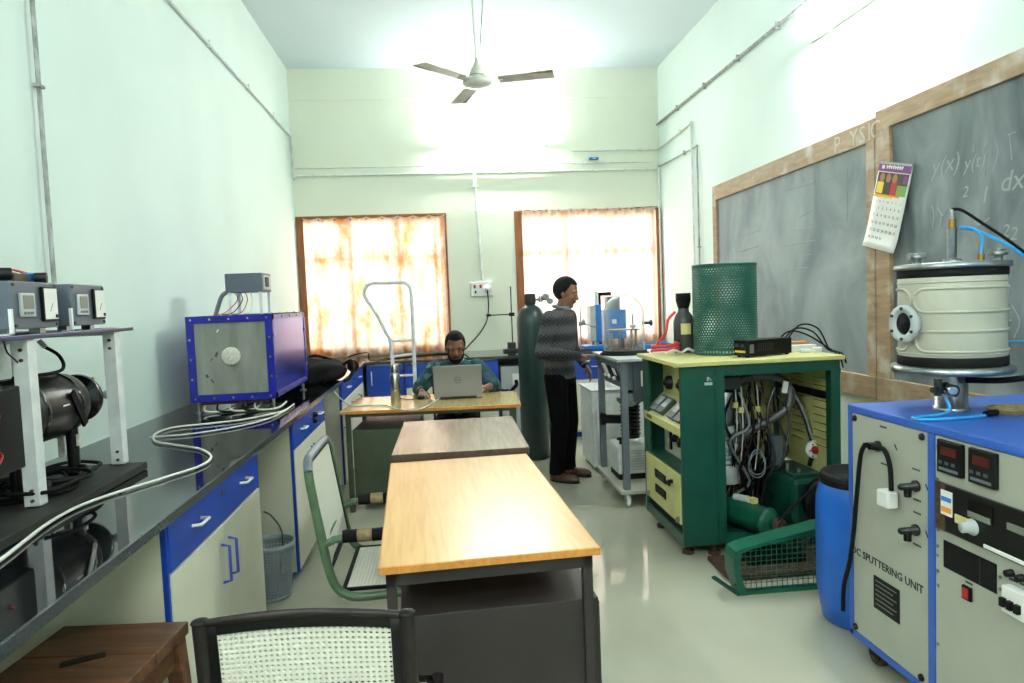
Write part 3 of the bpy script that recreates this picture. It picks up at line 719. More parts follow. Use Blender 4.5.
fr = [(-.17, ya+.02, .96), (-.17, yb-.02, .96), (-.106, yb-.02, .53), (-.106, ya+.02, .53)]
for i in range(4): b.bar(fr[i], fr[(i+1) % 4], .014, .014)
b.build('back_border', 'black_rubber', t)
b = MB(); b.perf(28, 30, lambda u, v: (-.05+.4*u, ya+.03+(yb-ya-.06)*v, .438-.012*math.sin(PI*u)*math.sin(PI*v)), .42); b.build('woven_seat', 'cane_white', t, solid=.005)
b = MB()
fr = [(-.06, ya+.02, .437), (.36, ya+.02, .437), (.36, yb-.02, .437), (-.06, yb-.02, .437)]
for i in range(4): b.bar(fr[i], fr[(i+1) % 4], .014, .012)
b.build('seat_border', 'black_rubber', t)

# foreground chair, seen from behind
pa, pb = PY(203, 617, 1.45), PY(411, 612, 1.45)
t = thing('cane_chair', 'dark framed chair with white cane back in the near foreground', 'chair', (-.307, 1.45, 0), math.radians(-5))
hw = .212
for s_ in (-1, 1):
    x = s_*hw
    b = MB(); b.tube([(x, -.03, .865), (x, -.005, .6), (x, .03, .45), (x, .03, .43), (x, -.04, .02), (x, -.042, .0)], .0165, 10, sub=3); b.build('back_post', 'chair_frame', t)
    b = MB(); b.sph((x, -.03, .866), (.019, .019, .008), 12, 6); b.build('post_cap', 'black', t)
    b = MB(); b.tube([(x, .02, .44), (x, .42, .45), (x, .45, .43), (x, .46, .0)], .0155, 10, sub=3); b.build('front_leg', 'chair_frame', t)
b = MB(); 
def rail(u): return .868+.022*math.sin(PI*u)
def bk(u, v): 
    z0 = .56; z1 = rail(u)-.006
    z = z0+(z1-z0)*v
    return ((u-.5)*(2*hw-.03), -.03+(.865-z)*.085-.018*math.sin(PI*u), z)
b.perf(30, 25, lambda u, v: bk(.045+.91*u, .05+.875*v), .68); b.build('cane_back', 'cane_white', t, solid=.005)
b = MB()
for (u0, u1, v0, v1) in ((0, .05, 0, 1), (.95, 1, 0, 1), (0, 1, .92, 1), (0, 1, 0, .07)):
    def fn(a, c, u0=u0, u1=u1, v0=v0, v1=v1): return Vector(bk(u0+(u1-u0)*a, v0+(v1-v0)*c))
    b.grid(14, 8, fn)
b.build('back_frame', 'black', t, solid=.012)
b = MB(); b.tube([tuple(Vector(bk(k/12, 1))+Vector((0, 0, .002))) for k in range(13)], .009, 8); b.build('top_rail', 'chair_frame', t)
b = MB(); b.perf(28, 28, lambda u, v: ((u-.5)*.42, .04+.4*v, .455), .40); b.build('cane_seat', 'cane_white', t, solid=.005)
b = MB(); b.box(-hw, hw, .01, .04, .44, .465); b.box(-hw, hw, .43, .455, .44, .465); b.box(-hw, -hw+.025, .01, .45, .44, .465); b.box(hw-.025, hw, .01, .45, .44, .465); b.build('seat_frame', 'black', t)
b = MB(); b.hexa([(-.105, -.052, .60), (.12, -.052, .60), (.12, -.044, .60), (-.105, -.044, .60)], [(-.105, -.047, .722), (.12, -.047, .729), (.12, -.04, .729), (-.105, -.04, .722)]); b.build('blue_back_pad', 'shelf_blue', t, bevel=.003)

# wooden stool
SZ = .622; c0 = PZ(185, 617, SZ); c1 = PZ(62, 622, SZ)
ex = (c0-c1).normalized(); st_w = (c0-c1).length
t = thing('wooden_stool', 'dark brown wooden stool with a slot in its seat, lower left corner', 'stool', ((c0.x+c1.x)/2, c0.y-.21, 0), math.atan2(ex.y, ex.x))
h2 = st_w/2
b = MB(); b.box(-h2, h2, -.2, .02, SZ-.035, SZ); b.build('seat_plank', 'stool_wood', t, bevel=.003)
b = MB(); b.box(-h2, h2, .022, .2, SZ-.035, SZ)
b.build('seat_plank', 'stool_wood', t, bevel=.003)
b = MB(); b.obox((0, .0, SZ), (.10, .03, .003), (0, 0, .5)); b.build('seat_slot', 'black', t)
for sx in (-1, 1):
    for sy in (-1, 1):
        b = MB(); x, y = sx*(h2-.03), sy*.17
        b.hexa([(x+sx*.035-.018, y+sy*.02-.018, 0), (x+sx*.035+.018, y+sy*.02-.018, 0), (x+sx*.035+.018, y+sy*.02+.018, 0), (x+sx*.035-.018, y+sy*.02+.018, 0)], [(x-.022, y-.022, SZ-.035), (x+.022, y-.022, SZ-.035), (x+.022, y+.022, SZ-.035), (x-.022, y+.022, SZ-.035)]); b.build('leg', 'stool_wood', t)
for sy in (-1, 1):
    b = MB(); b.box(-h2+.05, h2-.05, sy*.17-.01, sy*.17+.01, SZ-.11, SZ-.036); b.build('apron', 'stool_wood', t)
for sx in (-1, 1):
    b = MB(); b.box(sx*(h2-.03)-.01, sx*(h2-.03)+.01, -.15, .15, SZ-.11, SZ-.036); b.build('apron', 'stool_wood', t)
    b = MB(); b.box(sx*(h2-.008)-.01, sx*(h2-.008)+.01, -.15, .15, .15, .18); b.build('stretcher', 'stool_wood', t)

# waste basket
p = PZ(276, 604, 0)
t = thing('waste_basket', 'pale blue-grey perforated waste basket between two base cabinets', 'basket', (p.x-.035, p.y+.1, 0))
r0, r1, H = .088, .118, .295
b = MB(); b.perf(44, 16, lambda u, v: ((r0+(r1-r0)*v)*math.cos(2*PI*u), (r0+(r1-r0)*v)*math.sin(2*PI*u), .02+(H-.05)*v), .66); b.build('wall', 'basket', t, solid=.003)
b = MB(); b.lathe((0, 0, 0), [(r1-.002, H-.03), (r1+.006, H-.025), (r1+.008, H-.004), (r1+.002, H), (r1-.004, H-.004), (r1-.004, H-.03)], 32, cap=False); b.build('rim', 'basket', t)
b = MB(); b.lathe((0, 0, 0), [(r0-.01, 0), (r0+.002, .002), (r0+.002, .022), (r0-.008, .022), (r0-.012, .006), (0, .006)], 28); b.build('base', 'basket', t)
b = MB(); b.tube([(.02, .0, .02), (.06, .02, .3), (.02, .0, .42), (-.02, -.02, .46)], .004, 6, sub=5); tag(b.build('wire_offcut', 'machine_green', None), 'thin green wire sticking out of the waste basket', 'wire')
bpy.data.objects['wire_offcut'].location = t.location

# ------------------------------------------------------------------ things on the left worktop
CZ = ZT+.001
# base board, rack, two control boxes, tube furnace
BX0, BX1, BY0, BY1 = -1.58, -1.127, 1.55, 2.69
b = MB(); b.box(BX0, BX1, BY0, BY1, CZ, CZ+.028); bb = b.build('base_board', 'board_dark', bevel=.002); tag(bb, 'dark plywood board on the left worktop under the black furnace', 'board')
b = MB(); b.box(BX1-.0005, BX1+.002, BY0, BY1, CZ+.002, CZ+.026); b.build('edge_strip', 'board_dark', bb)
BZ = CZ+.028
RX, RZ = -1.195, 1.442
t = thing('equipment_rack', 'white angle-iron rack with blue shelf on the left worktop', 'rack', (-1.37, 2.4, BZ))
def angle(y, x, sx, sy):
    b = MB(); k_ = .042; b.prism([(x, y), (x+sx*k_, y), (x+sx*k_, y+sy*.004), (x+sx*.004, y+sy*.004), (x+sx*.004, y+sy*k_), (x, y+sy*k_)], 'XY', BZ, RZ)
    o = b.build('post', 'white_paint', t, world=True)
    for z in (BZ+.02, BZ+.05, RZ-.03, RZ-.06):
        q = MB(); q.cyl((x+sx*.018, y-.006 if sy > 0 else y+.006, z), (x+sx*.018, y+.012*sy, z), .005, n=8); q.build('bolt', 'rust_and_slot_shade', o, world=True)
    q = MB(); q.box(x, x+sx*.05, y, y+sy*.05, BZ, BZ+.004); q.build('foot_plate', 'rust_and_slot_shade', o, world=True)
yp1 = PX(33, 420, RX).y; yp2 = PX(119, 400, RX).y
for y in (yp1, yp2):
    angle(y, RX, -1, 1); angle(y, RX-.36, 1, 1)
b = MB(); b.box(RX-.40, RX+.012, 1.5, PX(130, 325, RX).y, RZ, RZ+.014); b.build('shelf', 'shelf_blue', t, world=True, bevel=.003)
for y in (yp1, yp2):
    b = MB(); b.box(RX-.36, RX-.005, y+.006, y+.03, RZ-.012, RZ); b.build('cross_angle', 'white_paint', t, world=True)
SH = RZ+.014
def control_box(label, y0, y1, extra):
    x0, x1 = RX-.28, RX-.015; z0, z1 = SH+.016, SH+.155
    t = thing('control_box', label, 'control box', (x1, (y0+y1)/2, SH)); Wd = y1-y0
    b = MB(); b.box(x0, x1, y0, y1, z0, z1); b.build('casing', 'grey_box', t, world=True, bevel=.003)
    for yy in (y0+.02, y1-.05):
        for xx in (x0+.03, x1-.06):
            b = MB(); b.box(xx, xx+.03, yy, yy+.03, SH, z0); b.build('foot', 'steel', t, world=True)
    a = y0+Wd*.14; c = y0+Wd*.44
    b = MB(); b.box(x1, x1+.008, a, c, z0+.035, z0+.105); d_ = b.build('temperature_display', 'grey_light', t, world=True, bevel=.002)
    b = MB(); b.box(x1+.008, x1+.0095, a+.01, c-.01, z0+.058, z0+.098); b.build('screen', 'lcd', d_, world=True)
    for k in range(3):
        b = MB(); b.box(x1+.008, x1+.0095, a+.01+k*.017, a+.022+k*.017, z0+.042, z0+.05); b.build('key', 'grey_paint', d_, world=True)
    a = y0+Wd*.6; c = y0+Wd*.93
    b = MB(); b.box(x1, x1+.010, a, c, z0+.02, z0+.125); d_ = b.build('analog_meter', 'black', t, world=True, bevel=.002)
    b = MB(); b.box(x1+.010, x1+.0115, a+.006, c-.004, z0+.026, z0+.12); b.build('dial', 'paper', d_, world=True)
    b = MB(); b.bar((x1+.012, (a+c)/2-.008, z0+.05), (x1+.012, (a+c)/2+.008, z0+.075), .001, .001); b.build('needle', 'rust_and_slot_shade', d_, world=True)
    b = MB(); b.cyl((x1+.011, c-.014, z0+.035), (x1+.014, c-.014, z0+.035), .006, n=10); b.build('zero_screw', 'black', d_, world=True)
    for yy in (y0+.012, y1-.012):
        for z in (z0+.01, z1-.01):
            b = MB(); b.cyl((x1, yy, z), (x1+.004, yy, z), .005, n=8); b.build('screw', 'dark_steel', t, world=True)
    b = MB(); b.box(x1-.004, x1+.004, y0-.012, y0-.002, SH, SH+.075); b.box(x1-.03, x1+.004, y0-.012, y0-.002, SH, SH+.004); b.build('mounting_angle', 'white_paint', t, world=True)
    return t, z1
yc = [PX(11, 300, RX-.015).y, PX(57, 300, RX-.015).y, PX(71, 300, RX-.015).y, PX(104, 300, RX-.015).y]
t1, zt1 = control_box('grey control box with meters on the blue shelf, nearer the camera', yc[0], yc[1], 0)
t2, zt2 = control_box('grey control box with meters on the blue shelf, far end', yc[2], yc[3], 1)
t = thing('relay_cluster', 'blue and black relay with red wires lying on the nearer control box', 'relay', (RX-.1, yc[1], zt1))
b = MB(); b.box(RX-.13, RX-.08, yc[1]-.03, yc[1]+.02, zt1, zt1+.035); b.build('relay_body', 'instrument_blue', t, world=True, bevel=.004)
b = MB(); b.cyl((RX-.075, yc[1]+.0, zt1+.018), (RX-.045, yc[1]+.01, zt1+.018), .017, n=14); b.build('capacitor', 'black', t, world=True)
b = MB(); b.box(RX-.2, RX-.07, yc[0]+.12, yc[1]-.04, zt1+.001, zt1+.028); b.build('terminal_board', 'print_dark', t, world=True)
for k in range(6):
    b = MB(); y = yc[0]+.1+.02*k; b.tube([(RX-.22, y, zt1+.02), (RX-.14, y-.02, zt1+.035+.006*(k % 3)), (RX-.09, y+.04, zt1+.03), (RX-.1, yc[1]-.03, zt1+.02)], .003, 6, sub=4); b.build('wire', ['red', 'machine_green', 'white_paint', 'red', 'black', 'red'][k], t, world=True)
p = PX(4, 281, RX-.1)
t = thing('variac_knob', 'black round knob on top of the nearer control box, left edge', 'knob', (p.x, p.y, zt1))
b = MB(); b.cyl((0, 0, 0), (0, 0, .012), .012); b.cyl((-.012, -.008, .026), (.016, .01, .026), .02, n=18); b.build('grip', 'black', t)
b = MB(); b.cyl((.016, .01, .026), (.018, .0112, .026), .018, n=18); b.build('ring', 'dark_steel', t)

# black horizontal tube furnace: axis along the worktop
TX, TZ = -1.36, 1.20
ye = PX(64, 405, TX).y; yk = PX(105, 403, TX).y
t = thing('tube_furnace', 'black cylindrical vacuum furnace on four legs below the control boxes', 'furnace', (TX, 2.3, BZ))
b = MB(); b.lathe((TX, 2.14, TZ), [(.108, 0), (.112, .01), (.112, ye-2.2), (.107, ye-2.17), (.09, ye-2.145), (.06, ye-2.13)], 36, (0, 1, 0)); b.build('barrel', 'black_paint', t, world=True)
b = MB(); b.box(TX-.14, TX+.135, 1.62, 2.14, TZ-.13, TZ+.11); b.build('terminal_box', 'black_paint', t, world=True, bevel=.006)
for y in (2.3, ye-.1):
    b = MB(); b.lathe((TX, y, TZ), [(.1135, 0), (.1155, .004), (.1155, .016), (.1135, .02)], 36, (0, 1, 0), cap=False); b.build('band', 'black_gloss', t, world=True)
b = MB(); b.lathe((TX, ye-.03, TZ), [(.06, 0), (.06, .1), (.088, .102), (.09, .11), (.09, .128), (.08, .138), (.05, .15), (.02, .155)], 30, (0, 1, 0)); hd = b.build('end_flange', 'black_gloss', t, world=True)
for k in range(6):
    a = k*PI/3; b = MB(); b.cyl((TX+.066*math.cos(a), ye+.095, TZ+.066*math.sin(a)), (TX+.066*math.cos(a), ye+.107, TZ+.066*math.sin(a)), .008, n=6); b.build('bolt', 'dark_steel', hd, world=True)
b = MB(); b.cyl((TX, ye+.1+.04, TZ), (TX, ye+.1+.1, TZ), .02, n=14); b.cyl((TX, ye+.1+.075, TZ), (TX+.06, ye+.1+.075, TZ), .012, n=12); b.build('valve_body', 'black', t, world=True)
b = MB(); b.cyl((TX+.06, ye+.1+.075, TZ), (TX+.075, ye+.1+.075, TZ), .017, n=10); b.build('valve_nut', 'grey_light', t, world=True)
b = MB(); b.cyl((TX, ye+.1+.07, TZ+.015), (TX, ye+.1+.07, TZ+.05), .007, n=8); b.bar((TX-.028, ye+.1+.07, TZ+.065), (TX, ye+.1+.07, TZ+.05), .014, .008); b.bar((TX, ye+.1+.07, TZ+.05), (TX+.028, ye+.1+.07, TZ+.068), .014, .008); b.build('wing_valve', 'brass', t, world=True)
b = MB(); b.bar((TX+.112, ye-.16, TZ+.05), (TX+.118, ye-.1, TZ-.07), .03, .008, (1, 0, 0)); b.build('latch', 'black_gloss', t, world=True)
b = MB(); b.text('TM-2024' if False else '', (0, 0, 0), (1, 0, 0), (0, 0, 1), .01) if False else b.box(TX+.1125, TX+.1135, ye-.22, ye-.18, TZ+.009, TZ+.014); b.build('nameplate', 'paper', t, world=True)
for (y, x) in ((ye-.06, TX+.05), (ye-.06, TX-.07), (2.2, TX+.06), (2.2, TX-.07), (1.72, TX+.09), (1.72, TX-.1)):
    b = MB(); b.cyl((x, y, BZ), (x, y, TZ-.08), .016 if y < 2.5 else .02, n=10); b.cyl((x, y, BZ), (x, y, BZ+.008), .03, n=12); b.build('leg', 'black_paint', t, world=True)
b = MB(); b.tube([(TX, ye-.28, TZ+.115), (TX+.04, ye-.12, TZ+.115), (TX+.03, ye-.04, TZ+.13), (TX+.01, ye-.03, TZ+.17), (TX-.02, ye-.05, TZ+.2)], .006, 8, sub=5); b.build('thermocouple_lead', 'black_rubber', t, world=True)
b = MB(); b.cyl((TX-.02, ye-.05, TZ+.2), (TX-.035, ye-.06, TZ+.225), .009, n=10); b.build('plug', 'grey_light', t, world=True)
b = MB()
for z in (TZ-.06, TZ+.05):
    for y in (1.8, 1.9, 2.0): b.tube([(TX+.135, y, z), (TX+.155, y-.01, z-.008), (TX+.165, y-.05, z-.03)], .003, 6, sub=4)
b.build('terminal_lead', 'red', t, world=True)
b = MB(); b.box(TX+.0, TX+.02, ye-.06, ye-.05, TZ-.19, TZ-.115); b.cyl((TX+.07, ye-.06, TZ-.15), (TX+.07, ye-.06, TZ-.11), .01, n=10); b.build('indicator_lamp', 'ceramic', t, world=True)
for k in range(2):
    b = MB(); y = 2.2+.08*k; b.cyl((TX+.02, y, TZ-.2-.05*k), (TX+.15, y, TZ-.2-.05*k), .005, n=8); b.cyl((TX+.14, y, TZ-.2-.05*k), (TX+.155, y, TZ-.2-.05*k), .011, n=8); b.build('stud', 'dark_steel', t, world=True)
# coil of black cable on the board
t = thing('cable_coil', 'tangle of black cable coiled on the dark board', 'cable', (-1.28, 2.35, BZ))
for k in range(6):
    cx, cy, rx, ry = -1.30+random.uniform(-.04, .03), 2.36+random.uniform(-.1, .06), random.uniform(.09, .14), random.uniform(.13, .22)
    pts = [(cx+rx*math.cos(a)*(1+.1*math.sin(3*a+k)), cy+ry*math.sin(a), BZ+.008+.006*k+.008*abs(math.sin(2*a+k))) for a in [2*PI*i/14 for i in range(14)]]
    b = MB(); b.tube(pts, .006, 6, closed=True, sub=3); b.build('loop', 'black_rubber', t, world=True)
# thin red wire hanging from the shelf
b = MB(); b.tube([PX(3, 336, RX-.02), PX(7, 352, RX-.02), PX(18, 363, RX-.03), PX(24, 376, RX-.05), PX(25, 392, RX-.08)], .0025, 6, sub=5); tag(b.build('hanging_wire', 'rust_and_slot_shade'), 'thin dark red wire hanging from the blue shelf', 'wire')
b = MB(); yw = PX(112, 390, XL+.1).y; b.tube([PX(112, 378, XL+.1), PX(113, 395, XL+.1), PX(115.5, 425, XL+.1), (XL+.12, yw+.02, CZ+.005)], .003, 6, sub=4); tag(b.build('stray_wire', 'black_rubber'), 'short black wire standing up behind the rack far post', 'wire')

# blue box furnace with fibre board front
X0, X1, Y0, Y1, Z0, Z1 = -1.452, -.972, 4.10, 5.05, .985, 1.478
t = thing('box_furnace', 'blue box furnace with grey board front and round white port', 'furnace', ((X0+X1)/2, (Y0+Y1)/2, CZ))
b = MB(); b.box(X0+.004, X1-.004, Y0+.02, Y1-.01, Z0+.004, Z1-.004); b.build('core', 'furnace_side', t, world=True)
b = MB(); b.box(X0+.035, X1-.035, Y0+.002, Y0+.02, Z0+.035, Z1-.035); fp = b.build('front_board', 'fibre_board', t, world=True)
b = MB(); q = Vector(((X0+X1)/2+.0, Y0, (Z0+Z1)/2+.012)); b.lathe(q, [(.052, .004), (.052, -.012), (.046, -.016), (0, -.017)], 28, (0, 1, 0)); b.build('port_plug', 'ceramic', fp, world=True)
for k in range(7):
    a, c = random.uniform(X0+.08, X1-.08), random.uniform(Z0+.08, Z1-.08)
    b = MB(); b.obox((a, Y0+.0015, c), (random.uniform(.004, .02), .002, random.uniform(.01, .03)), (0, random.uniform(-1, 1), 0)); b.build('scratch', 'paper' if k % 2 else 'print_dark', fp, world=True)
b = MB()
for x in (X0, X1-.042): b.box(x, x+.042, Y0-.006, Y0+.006, Z0, Z1)
for z in (Z0, Z1-.042): b.box(X0, X1, Y0-.0055, Y0+.0055, z, z+.042)
for x in (X0, X1-.006):
    b.box(x, x+.006, Y0, Y0+.035, Z0, Z1); b.box(x, x+.006, Y1-.035, Y1, Z0, Z1); b.box(x, x+.006, Y0, Y1, Z0, Z0+.035); b.box(x, x+.006, Y0, Y1, Z1-.035, Z1)
b.box(X0, X1, Y0, Y0+.035, Z1-.004, Z1); b.box(X0, X1, Y1-.035, Y1, Z1-.004, Z1); b.box(X0, X0+.035, Y0, Y1, Z1-.004, Z1); b.box(X1-.035, X1, Y0, Y1, Z1-.004, Z1); b.box(X0, X1, Y0, Y1, Z0, Z0+.004)
b.build('angle_frame', 'furnace_blue', t, world=True)
def bolt(p, ax): 
    q = MB(); p = Vector(p); q.cyl(p, p+Vector(ax)*.006, .0065, n=8); q.build('bolt', 'chrome', t, world=True)
for k in range(5):
    u_ = k/4
    for z in (Z0+.02, Z1-.02): bolt((X0+.03+(X1-X0-.06)*u_, Y0-.006, z), (0, -1, 0))
    if 0 < k < 4:
        for x in (X0+.02, X1-.02): bolt((x, Y0-.006, Z0+.02+(Z1-Z0-.04)*u_), (0, -1, 0))
    for z in (Z0+.017, Z1-.017): bolt((X1, Y0+.05+(Y1-Y0-.1)*u_, z), (1, 0, 0))
    bolt((X1-.017, Y0+.05+(Y1-Y0-.1)*u_, Z1), (0, 0, 1))
for k in range(1, 4): bolt((X1, Y0+.02, Z0+(Z1-Z0)*k/4), (1, 0, 0)); bolt((X1, Y1-.02, Z0+(Z1-Z0)*k/4), (1, 0, 0))
for x in (X0+.03, X1-.03):
    for y in (Y0+.04, Y1-.04):
        b = MB(); b.cyl((x, y, CZ), (x, y, Z0), .009, n=10); b.cyl((x, y, CZ), (x, y, CZ+.006), .022, n=12); b.build('foot', 'steel', t, world=True)
for y in (Y0+.02, Y1-.03):
    b = MB(); b.box(X0+.045, X1-.045, y, y+.01, Z0-.02, Z0); b.build('bottom_rail', 'rust_and_slot_shade', t, world=True)
for k in range(5):
    b = MB(); xa = X0+.06+.07*k; b.tube([(xa, Y0+.1, Z0-.004), (xa+.02, Y0-.02, CZ+.02), (xa+.08, Y0-.035, CZ+.008), (xa+.15, Y0-.01, CZ+.012), (xa+.17, Y0+.1, CZ+.03)], .006, 6, sub=4); b.build('heater_lead', 'ceramic' if k % 2 == 0 else 'black_rubber', t, world=True)
b = MB(); b.tube([(X0, Y0+.3, Z1-.12), (X0-.05, Y0+.3, Z1-.13), (X0-.08, Y0+.3, Z1-.22), (X0-.075, Y0+.3, Z1-.3), (X0-.03, Y0+.3, Z1-.36), (X0, Y0+.3, Z1-.36)], .013, 10, sub=6); b.build('flexible_conduit', 'cable_grey', t, world=True)
# small grey controller on white stilts standing on the furnace
a0 = PY(226, 293, 4.35); a1 = PY(263, 291.5, 4.35)
t = thing('furnace_controller', 'small grey controller on four white stilts atop the blue furnace', 'controller', ((a0.x+a1.x)/2, 4.43, Z1))
x0, x1 = a0.x, a1.x; zc0 = (a0.z+a1.z)/2
b = MB(); b.box(x0, x1, 4.34, 4.56, zc0, zc0+.115); b.build('casing', 'grey_box', t, world=True, bevel=.003)
b = MB(); b.box(x1, x1+.006, 4.37, 4.53, zc0+.015, zc0+.1); b.build('faceplate', 'grey_light', t, world=True)
b = MB(); b.box(x1+.006, x1+.012, 4.39, 4.46, zc0+.03, zc0+.09); b.build('meter', 'black', t, world=True)
for x in (x0+.02, x1-.015):
    for y in (4.35, 4.55):
        b = MB(); b.bar((x, y, Z1), (x, y, zc0), .016, .016); b.build('stilt', 'white_paint', t, world=True)
b = MB(); b.tube([(x0+.01, 4.45, zc0+.02), (x0-.05, 4.45, zc0-.01), (x0-.08, 4.45, Z1+.06), (x0-.1, 4.45, Z1)], .013, 10, sub=6); b.build('flexible_conduit', 'cable_grey', t, world=True)
for k in range(4):
    b = MB(); b.tube([(x0+.04+.03*k, 4.4, zc0), (x0+.06+.03*k, 4.36, zc0-.05), (x0+.0+.05*k, 4.3, Z1+.015), (x0-.06+.05*k, 4.28, Z1+.004)], .0028, 6, sub=5); b.build('wire', ['red', 'black_rubber', 'red', 'white_paint'][k], t, world=True)

# black bag
c = Vector((-1.0, 5.42, CZ))
t = thing('shoulder_bag', 'crumpled black bag lying on the left worktop behind the blue furnace', 'bag', c)
b = MB()
def bagf(u, v):
    th = 2*PI*u; q = (v-.5)*2
    r = (1-abs(q)**3.2)**.5 if abs(q) < 1 else 0
    wob = 1+.10*math.sin(5*th+3*q)+.07*math.sin(9*q+2*th)
    x = .30*q; y = .17*r*math.cos(th)*wob; z = .085+.1*r*math.sin(th)*wob
    return (x*.75+.1*y, y+.22*q, max(z*(1-.12*q), .002))
b.grid(32, 24, bagf); b.build('bag_body', 'bag_black', t)
b = MB(); b.tube([(.2, .2, .12), (.27, .15, .15), (.3, .02, .1), (.27, -.02, .03), (.235, -.05, .012)], .013, 8, sub=5); b.build('strap', 'bag_black', t)
b = MB(); b.tube([(-.1, 0, .17), (.0, .05, .21), (.12, .12, .17)], .011, 8, sub=5); b.build('handle', 'bag_black', t)
b = MB(); b.sph((.27, .24, .10), (.05, .045, .05), 12, 8); b.build('pocket', 'bag_black', t)
b = MB(); b.tube([PZ(348, 357, ZT+.1)+Vector((0, 0, 0)), PY(358, 354, 6.6), PY(368, 353, 6.9), (-.75, 7.2, CZ+.02), (-.6, 7.5, CZ+.006), (-.2, 7.8, CZ+.006), (.2, 7.85, CZ+.006)], .006, 8, sub=6); tag(b.build('black_cable', 'black_rubber'), 'black cable looping from the bag across the back worktop', 'cable')
# white cables on the worktop
zc_ = CZ+.007
pts = [PZ(x, y, zc_) for x, y in ((-30, 575), (0, 560), (50, 522), (92, 501), (165, 477.5), (200, 466), (211, 457), (200, 449), (175, 445), (155, 441), (156, 433.5), (173, 427.5), (205, 424), (237, 420.5), (262, 416), (283, 411), (294, 404))]
b = MB(); b.tube(pts, .005, 8, sub=6); tag(b.build('white_cable', 'cable_white'), 'thick white cable snaking along the black worktop to the furnace', 'cable')
pts = [PZ(x, y, zc_) for x, y in ((150, 437), (190, 434), (240, 426), (270, 418), (288, 409))] 
b = MB(); b.tube(pts, .004, 8, sub=6); tag(b.build('white_cable', 'cable_white'), 'thinner white cable beside the thick one in front of the furnace', 'cable')
pts = [PZ(294, 386, zc_), PZ(303, 383, zc_), PY(313, 381, 5.45), PY(325, 382.5, 5.45), PY(333, 390, 5.4), PY(341, 399, 5.35), PZ(352, 405.5, .757), PZ(370, 405, .757), PZ(386, 405.5, .757), PZ(397, 409, .757), PZ(404, 410, .757), PZ(420, 409, .757), PZ(434, 402, .757), PZ(438, 399.5, .757)]
b = MB(); b.tube(pts, .005, 8, sub=6); tag(b.build('laptop_cable', 'cable_white'), 'white cable spanning from the left worktop across to the laptop', 'cable')

# ------------------------------------------------------------------ back worktop apparatus
p = PZ(513, 351, ZT)
t = thing('retort_stand', 'black retort stand with side clamp on the back worktop near the gas cylinder', 'stand', (p.x, p.y, CZ))
b = MB(); b.box(-.11, .06, -.08, .08, 0, .025); b.box(-.06, .03, -.05, .05, .025, .1); b.build('base', 'dark_steel', t, bevel=.004)
b = MB(); b.cyl((0, 0, .02), (0, 0, .74), .0075, n=10); b.build('rod', 'dark_steel', t)
b = MB(); b.cyl((.02, -.02, .42), (-.24, -.02, .42), .0065, n=8); b.box(-.03, .03, -.04, .02, .4, .44); b.cyl((-.24, -.02, .42), (-.29, -.02, .42), .016, n=10); b.build('clamp', 'black', t)
p = PZ(578, 349, ZT)
t = thing('clamp_stand', 'chrome clamp stand on the back worktop beside the standing person', 'stand', (p.x, 7.5, CZ))
b = MB(); b.box(-.09, .09, -.06, .06, 0, .015); b.build('base', 'dark_steel', t); b = MB(); b.cyl((0, 0, .01), (0, 0, .56), .007, n=10); b.build('rod', 'chrome', t)
b = MB(); b.box(-.03, .05, -.03, .03, .27, .32); b.cyl((.03, 0, .29), (.17, 0, .25), .012, n=10); b.sph((.03, 0, .33), .02, 10, 8); b.build('clamp', 'chrome', t)
pa = PY(589, 306, 7.55); pb = PY(601, 341, 7.55)
t = thing('column_instrument', 'upright blue and grey column instrument on the back worktop left of the bell jar', 'instrument', ((pa.x+pb.x)/2, 7.55, CZ))
xm = pa.x+(pb.x-pa.x)*.5
b = MB(); b.box(pa.x, xm, 7.5, 7.68, pb.z, pa.z); b.build('grey_half', 'grey_light', t, world=True, bevel=.004)
b = MB(); b.box(xm, pb.x, 7.5, 7.68, pb.z-.01, pa.z+.01); b.build('blue_half', 'instrument_blue', t, world=True, bevel=.004)
b = MB(); b.cyl((pa.x+.04, 7.58, CZ+.03), (pa.x+.04, 7.58, pb.z), .015, n=10); b.cyl((pb.x-.03, 7.58, CZ+.03), (pb.x-.03, 7.58, pb.z), .015, n=10); b.build('support', 'chrome', t, world=True)
b = MB(); b.box(pa.x-.08, pb.x+.05, 7.45, 7.72, CZ, CZ+.045); b.build('base', 'instrument_blue', t, world=True, bevel=.006)
b = MB(); b.cyl((xm+.03, 7.58, pa.z+.01), (xm+.03, 7.58, pa.z+.16), .025, n=12); b.build('top_column', 'white_paint', t, world=True)
pa = PY(604, 310, 7.65); pb = PY(626, 338, 7.65)
t = thing('blue_analyser', 'blue box analyser with grey head seen through the bell jar', 'instrument', ((pa.x+pb.x)/2, 7.7, CZ))
b = MB(); b.box(pa.x, pb.x, 7.62, 7.85, pb.z, pa.z); b.build('box', 'instrument_blue', t, world=True, bevel=.006)
b = MB(); b.box(pa.x+.04, pb.x-.06, 7.64, 7.8, pa.z, pa.z+.15); b.build('head', 'grey_paint', t, world=True, bevel=.006)
b = MB(); b.box(pa.x+.08, pa.x+.13, 7.612, 7.62, pb.z+.17, pb.z+.22); b.build('label_plate', 'white_plastic', t, world=True)
for x in (pa.x+.02, pb.x-.04):
    b = MB(); b.box(x, x+.02, 7.64, 7.8, CZ, pb.z); b.build('leg', 'dark_steel', t, world=True)
b = MB(); b.box(pa.x-.06, pa.x-.02, 7.7, 7.74, CZ, pa.z+.19); b.box(pa.x-.06, pa.x+.1, 7.7, 7.74, pa.z+.16, pa.z+.2); b.build('bracket', 'black', t, world=True)
pa = PY(655, 344, 7.5)
t = thing('blue_tray', 'flat blue tray on the back worktop right of the bell jar', 'tray', (pa.x, 7.5, CZ))
